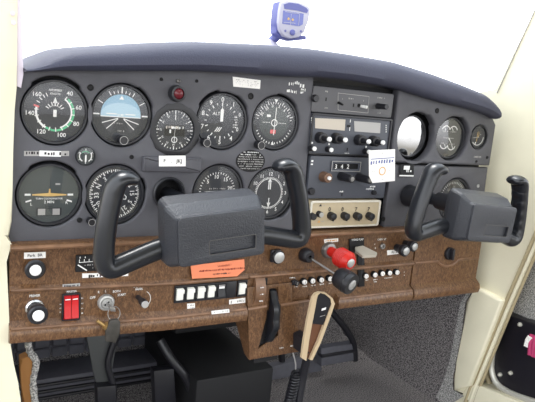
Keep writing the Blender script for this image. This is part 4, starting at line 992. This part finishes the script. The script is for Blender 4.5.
b.build('talk_button', t)
BROWN = mat('plastic with painted wood reflection', rgb(112, 74, 52), 0.45)  # brown of the reflected wood painted onto the inner shell
lo = [(324.2, 325.5), (318.4, 341), (309.8, 359.8), (306.4, 361), (309.0, 342), (312.0, 324)]
b = MB(); b.add([L_(mp(*p, mf(p[1])), .006) for p in lo], [list(range(len(lo)))], BROWN); b.add([L_(mp(*p, mf(p[1])), .009) for p in lo], [list(range(len(lo)))[::-1]], BROWN); b.build('inner_shell', t)
b = MB(); c = [at(*p, -.030) for p in ((297.8, 336), (304.4, 333), (310.6, 345.8), (304.6, 351.2), (297.6, 350.8))]; oo = sum(c, Vector()) / 5
b.prism([(p.x - oo.x, p.z - oo.z) for p in c], -.012, .018, BLACK, .002)
tag(b.build('microphone_clip', None, (oo.x, -.030, oo.z)), 'black clip holding the hand microphone on the pedestal', 'clip')
# cords
b = MB(); c0, c1 = at(291.5, 348, -.012), at(293.5, 380, .01); b.tube(catmull([c0, (c0 + c1) / 2 + Vector((.004, -.004, 0)), c1], 6), .0014, DIM, 8)
tag(b.build('cable', None), 'thin grey cable hanging under the pedestal', 'cable')
c0, c1 = at(297, 372, -.01), at(289, 404, -.02); pts = []; n = 150
for k in range(n + 1):
    f = k / n; a = f * 2 * PI * 11; p = c0.lerp(c1, f); pts.append(p + Vector((.0085 * math.cos(a), .0085 * math.sin(a), .002 * math.cos(a))))
tag(MB().tube(pts, .0021, BLACK, 7).build('coiled_cord', None), 'black coiled cord at the bottom below pedestal', 'cord')
b = MB(); c0, c1, c2 = at(307, 358, -.03), at(303, 376, -.02), at(298, 404, -.02); b.tube(catmull([c0, c1, c2], 8), .0075, BLACK, 10)
tag(b.build('microphone_cable', None), 'thick black cable running down from the microphone', 'cable')

# ------------------------------------------------------------------ GPS on the glareshield
GYp = .115
c = at(289.5, 22, GYp); s = mpp(289.5, 22, GYp)
t = thing('gps_receiver', 'silver handheld navigation unit standing on the glareshield', 'gps receiver', (c.x, GYp, c.z))  # silver and blue colours paled to carry the flare haze
def gpt(px, py, Y=GYp): q = at(px, py, Y); return (q.x - c.x, q.z - c.z)
ob = [gpt(*p) for p in ((280.5, 2.5), (286, .8), (298, 2.2), (307, 6.2), (309.6, 9.5), (306.5, 21), (303.5, 32), (298, 37.2), (290, 38.8), (283, 36.4), (278.8, 30), (277.8, 22), (279, 10))]
MB().prism(ob, -.004, .004, SILVER, .002).build('front_casing', t)
MB().prism([(a * 1.04 + .004, b * 1.03 + .001) for a, b in ob], .003, .030, PURPLE, .004).build('back_casing', t)
MB().flat([gpt(*p) for p in ((282.2, 4.6), (288, 2.8), (297, 4), (305, 8), (307, 10.5), (305.5, 13.4), (296, 10.8), (283, 9))], -.0046, PURPLE).build('antenna_cap', t)
b = MB().flat([gpt(*p) for p in ((281.8, 10.6), (298.6, 13.2), (302.4, 14), (301.4, 24.6), (297.6, 26.4), (280.8, 23.8))], -.0046, PALEBLUE)
for p, q in (((289.8, 14), (289, 25)), ((282, 22.4), (294, 23.4)), ((283.5, 11.8), (298, 14)), ((298, 14), (297, 25.6))): b.line(*gpt(*p), *gpt(*q), .0008, -.005, SILVER)
for p in ((287, 19), (291.2, 19.8)): u = gpt(*p); b.disc(.0022, -.0051, AMBER, 12, *u)
b.build('screen', t)
b = MB(); u = gpt(291, 32.6); b.lathe([(.0052, -.004), (.0050, -.0062), (.003, -.007), (.0001, -.007)], PURPLE, 20, u[0], u[1])
for p in ((284, 31), (299.5, 31.5)): u = gpt(*p); b.disc(.0022, -.0046, PURPLE, 12, *u)
b.build('keypad', t)
MB().prism([gpt(*p, GYp + .02) for p in ((274, 24), (280, 22), (286, 34), (304, 36), (304, 39.5), (290, 41), (279, 38), (274, 33))], .012, .032, PURPLE, .002).build('cradle', t)
cb_ = at(266, 40, GYp + .03); zt0 = sm(Tx, cb_.x)
b = MB().lathe([(.030, 0), (.028, .003), (.016, .008), (.010, .016), (.009, .02)], SILVER, 28)
b = MB(); rows = []
for (r, z) in ((.034, 0.), (.033, .004), (.022, .009), (.012, .016), (.008, .020), (.0001, .020)):
    rows.append([(r * math.cos(2 * PI * k / 28), r * math.sin(2 * PI * k / 28), z) for k in range(28)])
b.grid(rows, SILVER, True, True)
foot = Vector((cb_.x + .012, GYp + .04, zt0 - .001)); b.v = [p + foot - Vector((c.x, GYp, c.z)) for p in b.v]
b.build('suction_foot', t)
MB().cyl(foot - Vector((c.x, GYp, c.z)) + Vector((0, 0, .012)), (gpt(280, 33, GYp + .03)[0], .03, gpt(280, 33, GYp + .03)[1]), .008, .008, PURPLE, 14).build('mount_arm', t)

# ------------------------------------------------------------------ footwell
FL = -.60
b = MB()
zq0, zq1, xq0, xq1, yq = FL, -.14, -.05, .40, .46
b.box(((xq0 + xq1) / 2, yq + .012, (zq0 + zq1) / 2), (xq1 - xq0, .02, zq1 - zq0), MATBLK)
q_ = .036
for i in range(int((xq1 - xq0) / q_)):
    for j in range(int((zq1 - zq0) / q_)):
        x = xq0 + (i + .5) * q_; z = zq0 + (j + .5) * q_; b.box((x, yq, z), (q_ * .92, .010, q_ * .92), MATBLK, .003, 1)
ins_ = b.build('wall_front', None); struct(ins_)
t = thing('footboard', 'black ribbed footboard at the base of the quilted wall', 'footboard')
a0, a1 = at(25, 378, .36), at(165, 364, .36)
b = MB(); zf = (a0.z + a1.z) / 2
b.box((.16, .40, zf - .03), (.44, .08, .06), MATBLK, .006)
for k in range(4): b.box((.16, .357, zf - .012 - .014 * k), (.44, .008, .006), BLACK, .002)
b.build('board', t)
# rudder pedals and brackets
def pedal(label, pts, Y, M=MATBLK):
    c = [at(*p, Y) for p in pts]; o = sum(c, Vector()) / len(c)
    t = thing('rudder_pedal', label, 'rudder pedal', (o.x, Y, o.z), 'rudder pedals'); return t, o
GREYM = mat('dark grey painted steel', rgb(66, 68, 68), .5)
t, o = pedal('left rudder pedal with grey bracket below the ignition key', ((100, 350), (106, 400)), .20)
MB().prism([(p.x - o.x, p.z - o.z) for p in [at(*q, .20) for q in ((86, 336), (120, 332), (113, 352), (110, 372), (112, 383), (96, 385), (92, 366))]], -.004, .004, GREYM, .002).build('bracket', t)
MB().tube([Vector(p) - Vector((o.x, .20, o.z)) for p in catmull([at(118, 330, .19), at(110.5, 352, .19), at(108, 366, .19), at(113, 385, .19), at(114, 404, .19)], 6)], .006, BLACK, 10).build('pedal_arm', t)
MB().prism([(p.x - o.x, p.z - o.z) for p in [at(*q, .19) for q in ((95.5, 384), (114, 382.5), (116, 410), (96, 412))]], -.022, .0, BLACK, .003).build('pedal_pad', t)
t, o = pedal('dark rudder pedal in the shadow left of the pedestal', ((180, 372),), .20)
MB().tube([Vector(p) - Vector((o.x, .20, o.z)) for p in catmull([at(160, 340, .22), at(172, 360, .20), at(186, 378, .19), at(196, 402, .19)], 6)], .0085, BLACK, 10).build('pedal_arm', t)
MB().prism([(p.x - o.x, p.z - o.z) for p in [at(*q, .21) for q in ((150, 366), (170, 364), (173, 404), (152, 408))]], -.012, .008, BLACK, .003).build('pedal_pad', t)
t, o = pedal('ribbed rudder pedal right of the microphone', ((340, 350),), .26)
MB().prism([(p.x - o.x, p.z - o.z) for p in [at(*q, .26) for q in ((318, 346), (352, 341), (354, 358), (318, 364))]], -.014, .006, MATBLK, .003).prism([(p.x - o.x, p.z - o.z) for p in [at(*q, .26) for q in ((318, 352), (353, 346.5), (353, 349), (318, 355))]], -.018, .0, BLACK, .001).build('pedal_pad', t)
MB().tube([Vector(p) - Vector((o.x, .26, o.z)) for p in catmull([at(330, 310, .25), at(345, 328, .25), at(353, 342, .25), at(355, 360, .25)], 6)], .008, BLACK, 10).build('pedal_arm', t)
t, o = pedal('flat rudder pedal behind the hand microphone', ((300, 345),), .30)
MB().prism([(p.x - o.x, p.z - o.z) for p in [at(*q, .30) for q in ((262, 366), (318, 352), (319, 372), (264, 388))]], -.014, .006, MATBLK, .003).build('pedal_pad', t)
MB().tube([Vector(p) - Vector((o.x, .30, o.z)) for p in (at(280, 340, .30), at(284, 380, .30))], .008, BLACK, 10).build('pedal_arm', t)
# centre tunnel
b = MB(); c0, c1 = at(196, 378, .16), at(262, 372, .16)
b.box(((c0.x + c1.x) / 2 + .01, .30, (FL + c0.z) / 2), (.17, .30, c0.z - FL), PITCH, .006)
b.box(((c0.x + c1.x) / 2 + .01, .36, -.30), (.17, .18, .30), PITCH, .006)
tag(b.build('centre_tunnel', None), 'black centre tunnel below the pedestal', 'tunnel')

# ------------------------------------------------------------------ cabin shell
b = MB()
rows = [[(x, y, z) for x in (-.45, .0, .3, .6, .93)] for y, z in ((-1.5, FL), (.30, FL), (.42, FL + .02), (.58, FL + .16), (.66, FL + .34), (.66, -.02))]
b.grid(rows, CARPET, True); struct(b.build('floor', None))
# right side: cream wall panel from the windscreen line to the door edge
WX = .868
def wx(px, py, X=WX): q = atx(px, py, X); return (q.y, q.z)
edge = [wx(560, 182), wx(535, 236), wx(505, 305), wx(470, 390), wx(462, 410)]
up = [(wx(560, 182)[0] - .02, .02), (-.16, .10), (-.20, .24), (-.20, .44)]
front = [(-.09, .44), wx(535, 10), wx(497, 92), (.10, .09), (.40, .06), (.66, .04), (.66, FL), (.30, FL)]
pg = up[::-1] + edge + [(edge[-1][0], FL)] + front[::-1]
def yzprism(b, pg, x0, x1, M, bev=0):
    ar = sum(pg[i][0] * pg[(i + 1) % len(pg)][1] - pg[(i + 1) % len(pg)][0] * pg[i][1] for i in range(len(pg)))
    if ar > 0: pg = pg[::-1]
    bm = bmesh.new(); a = [bm.verts.new((x0, p[0], p[1])) for p in pg]; c = [bm.verts.new((x1, p[0], p[1])) for p in pg]; n = len(pg)
    f = bm.faces.new(a); bm.faces.new(c[::-1])
    for i in range(n): j = (i + 1) % n; bm.faces.new([a[j], a[i], c[i], c[j]])
    if bev: bmesh.ops.bevel(bm, geom=list(f.edges), offset=bev, segments=3, affect='EDGES', profile=.5)
    b.addbm(bm, M, bev > 0)
b = MB(); yzprism(b, pg, WX, WX + .03, CREAM, .006)
# lower kick panel stands a little proud, with a ledge on top
kp = [wx(474, 286, WX - .012), wx(503, 301, WX - .012), wx(470, 386, WX - .012), wx(454, 391, WX - .012), wx(454, 378, WX - .012), wx(457, 362, WX - .012), wx(462, 338, WX - .012), wx(467, 303, WX - .012)]
yzprism(b, kp, WX - .014, WX + .002, CREAM, .007)
struct(b.build('wall_right', None))
# door seal strips
b = MB()
for off, r, M in ((0.0, .0045, CREAM2), (4.5, .0045, CREAM), (8.5, .0032, CREAM2)):
    b.tube([atx(560 + off, 182, WX - .001), atx(535 + off, 236, WX - .001), atx(505 + off, 305, WX - .001), atx(470 + off, 390, WX - .001), atx(463 + off, 410, WX - .001)], r, M, 8)
struct(b.build('trim_1', None))
b = MB().tube([atx(497, 93, WX - .002), atx(535, 10, WX - .002), atx(545, -12, WX - .002)], .0011, STEEL, 6); struct(b.build('trim_2', None))
# carpet edge against the kick panel
b = MB()
yzprism(b, [wx(474, 284, .864), wx(474, 288, .864), wx(466, 302, .864), wx(461, 338, .864), wx(456, 362, .864), wx(453, 378, .864), wx(453, 390, .864), wx(463, 394, .864), (.07, FL - .01), (.655, FL - .01), (.655, -.16), (.06, -.16)], .860, .8675, CARPET)
st_ = b.build('wall_right', None); struct(st_); b = MB()
cp_ = [(452, 292), (456, 312), (446, 345), (440, 375), (448, 395), (470, 404), (430, 412), (418, 380), (432, 340), (437, 300)]
b.grid([[tuple(atx(x0, y0, .858)), tuple(atx(x1, y1, .856))] for (x0, y0), (x1, y1) in (((474, 287), (470, 288)), ((465.5, 302), (460, 303)), ((461, 338), (454, 338)), ((456, 362), (449, 363)), ((453, 378), (443, 382)), ((453, 390), (436, 397)), ((464, 396), (445, 408)))], CARPET2, True)
tag(b.build('carpet_edging', None), 'light grey carpet edging along the right kick panel', 'carpet')
# the door beyond
DX = .905
def dx(px, py): q = atx(px, py, DX); return (q.y, q.z)
b = MB(); yzprism(b, [dx(532, 210), dx(500, 296), dx(470, 372), dx(480, 412), dx(600, 440), dx(640, 210)], DX, DX + .02, CARPET2); 
dr = b.build('door_1', None); struct(dr)
b = MB()
pk = [dx(508, 310), dx(501, 330), dx(498, 352), dx(497.5, 368), dx(501, 380), dx(509, 389), dx(524, 396), dx(560, 408), dx(575, 340), dx(540, 322), dx(527, 318)]
yzprism(b, pk, DX - .022, DX + .004, POCKET, .004)
t = thing('door_pocket', 'black vinyl pocket with bright screws on the far door', 'door pocket', tuple(atx(515, 355, DX)))
ob_ = b.build('pocket', t); ob_.location = -Vector(t.location)
b = MB()
for px, py in ((519.8, 324.6), (500, 374.6 ), (510.4, 373)):
    q = atx(px, py, DX - .024); b.tube([q + Vector((.002, 0, 0)), q - Vector((.001, 0, 0)), q - Vector((.0035, 0, 0)), q - Vector((.0048, 0, 0))], [.0044, .0044, .0034, .0012], PALE, 14)
ob_ = b.build('screws', t); ob_.location = -Vector(t.location); ob_.name = 'snap_screws'
b = MB(); b.tube(catmull([atx(*p, DX - .024) for p in ((513, 286), (503, 312), (495.5, 335), (492, 356), (491.8, 370), (496, 382), (505, 390), (520, 397), (548, 406))], 5), .0066, PALE, 10)
struct(b.build('trim_3', None))
b = MB(); b.tube(catmull([atx(*p, DX - .010) for p in ((499, 318), (490, 345), (486.4, 362), (487, 376), (492, 388), (503, 396), (520, 404))], 5), .0055, CREAM2, 10)
yzprism(b, [wx(468, 386), wx(478, 384), wx(540, 410), wx(500, 420), wx(462, 396)], WX - .004, WX + .05, CREAM, .003)
struct(b.build('trim_4', None))
c = atx(531.5, 344, DX - .03)
t = thing('cloth', 'pink and white cloth sticking out of the door pocket', 'cloth', tuple(c))
b = MB()
for k in range(6): b.tube([(0, -.02 + .004 * k, -.022), (-.003 * (k % 2), -.02 + .004 * k, 0), (.002, -.018 + .0045 * k, .018)], .0042, MAGENTA, 8)
b.build('pink_fold', t)
b = MB()
for k in range(2): b.tube([(-.003, .006 + .004 * k, -.008), (-.003, .004 + .005 * k, .006), (-.002, .002 + .004 * k, .014)], .0034, PAPER, 8)
b.build('white_fold', t)

# left door post
LY = -.012
lp = [(18, -60), (17.4, 10), (17.0, 60), (16.6, 88), (14.6, 110), (13.2, 150), (12.6, 190), (12.4, 222), (9.5, 236), (6.3, 243), (6.6, 262), (8.4, 300), (9.6, 330), (10.6, 345), (14, 365), (18, 382), (21, 402), (24, 420)]
edge = [xz(*p, LY) for p in lp]
pg = edge + [(-.10, edge[-1][1]), (-.10, edge[0][1])]
b = MB(); b.prism(pg, LY, LY + .10, CREAM, .006)
for px, py in ((12.6, 13.4), (13.4, 22.6)): q = at(px, py, LY - .0004); b.lathe([(.0026, 0), (.0026, -.001), (.0001, -.0012)], LILAC, 14, q.x, q.z, LY)
struct(b.build('wall_left', None))
b = MB(); b.prism([xz(*p, -.006) for p in ((19, -40), (33, -40), (20.6 + .2, 8), (20.4, 40), (20.5, 70), (23, 86), (21.5, 88), (16.8, 86))], -.008, .04, LILAC, .001)
q = None
b = MB(); b.prism([xz(*p, -.008) for p in ((17, -40), (21, -40), (21, 12), (22.5, 60), (23.4, 74), (21, 88), (16.6, 86))], -.010, .05, LILAC, .001)
struct(b.build('trim_5', None))
# foam and carpet scrap below the panel on the left
b = MB(); c = [at(*p, .03) for p in ((20, 358), (29, 354), (33.5, 362), (31, 385), (33, 412), (24, 412), (21, 385), (20, 366))]; o = sum(c, Vector()) / 8
b.prism([(p.x - o.x, p.z - o.z) for p in c], -.005, .012, FOAM, .003)
tag(b.build('foam_padding', None, (o.x, .03, o.z)), 'torn orange brown foam beside the cream left post', 'foam')
b = MB(); pth = catmull([at(*p, .026) for p in ((28, 342), (30, 352), (36, 362), (33, 380), (34, 395), (36, 412))], 8)
R_ = random.Random(3)
b.tube(pth, [.004 + .0016 * R_.random() for _ in pth], CARPET2, 8)
tag(b.build('carpet_edging', None), 'frayed grey carpet edge at the lower left', 'carpet')

# ceiling and windows
b = MB().box((.42, -1.52, -.36), (1.1, .04, .50), CREAM); struct(b.build('wall_back', None))
b = MB().box((.30, -.93, .50), (1.5, 1.25, .03), CREAM); struct(b.build('ceiling', None))
b = MB().box((-.085, .37, -.29), (.05, .58, .64), CARPET); struct(b.build('wall_left', None))
b = MB(); rows = []
for k in range(9):
    f = k / 8; x = -.05 + .93 * f; bow = .10 * math.sin(PI * f)
    rows.append([(x, .44 + bow, .085), (x, .22 + bow, .26), (x, -.04 + bow * .6, .40), (x, -.30 + bow * .2, .485)])
b.grid(rows, PANE, True); struct(b.build('window_1', None))

# ------------------------------------------------------------------ light: bright hazy day outside
w = bpy.data.worlds.new('World'); sc.world = w; w.use_nodes = True
wn = w.node_tree; bg = wn.nodes['Background']; bg.inputs['Strength'].default_value = 3.4
tc = wn.nodes.new('ShaderNodeTexCoord'); sx_ = wn.nodes.new('ShaderNodeSeparateXYZ'); rp_ = wn.nodes.new('ShaderNodeValToRGB')
wn.links.new(tc.outputs['Generated'], sx_.inputs[0]); mr = wn.nodes.new('ShaderNodeMapRange'); mr.inputs[1].default_value = -1; mr.inputs[2].default_value = 1
wn.links.new(sx_.outputs['Z'], mr.inputs[0]); wn.links.new(mr.outputs[0], rp_.inputs['Fac']); wn.links.new(rp_.outputs['Color'], bg.inputs['Color'])
e = rp_.color_ramp.elements; e[0].position = .44; e[0].color = (.20, .19, .17, 1); e[1].position = .50; e[1].color = (.96, .97, 1, 1)
k = e.new(.9); k.color = (.86, .93, 1.0, 1)
sun = bpy.data.lights.new('sun', 'SUN'); sun.energy = 3.0; sun.angle = math.radians(20); sun.color = (1, .97, .93)
so = bpy.data.objects.new('sun', sun); COL.objects.link(so)
so.rotation_euler = Vector((.12, -.42, -.90)).to_track_quat('-Z', 'Y').to_euler()

for o in list(sc.objects):
    if o.parent is None: o.location.z += ZO
sc.view_settings.view_transform = 'Standard'; sc.view_settings.look = 'None'; sc.view_settings.gamma = 1; sc.view_settings.use_curve_mapping = False
sc.view_settings.exposure = 0.0
sc.cycles.use_denoising = True
sc.cycles.max_bounces = 6; sc.cycles.transparent_max_bounces = 12
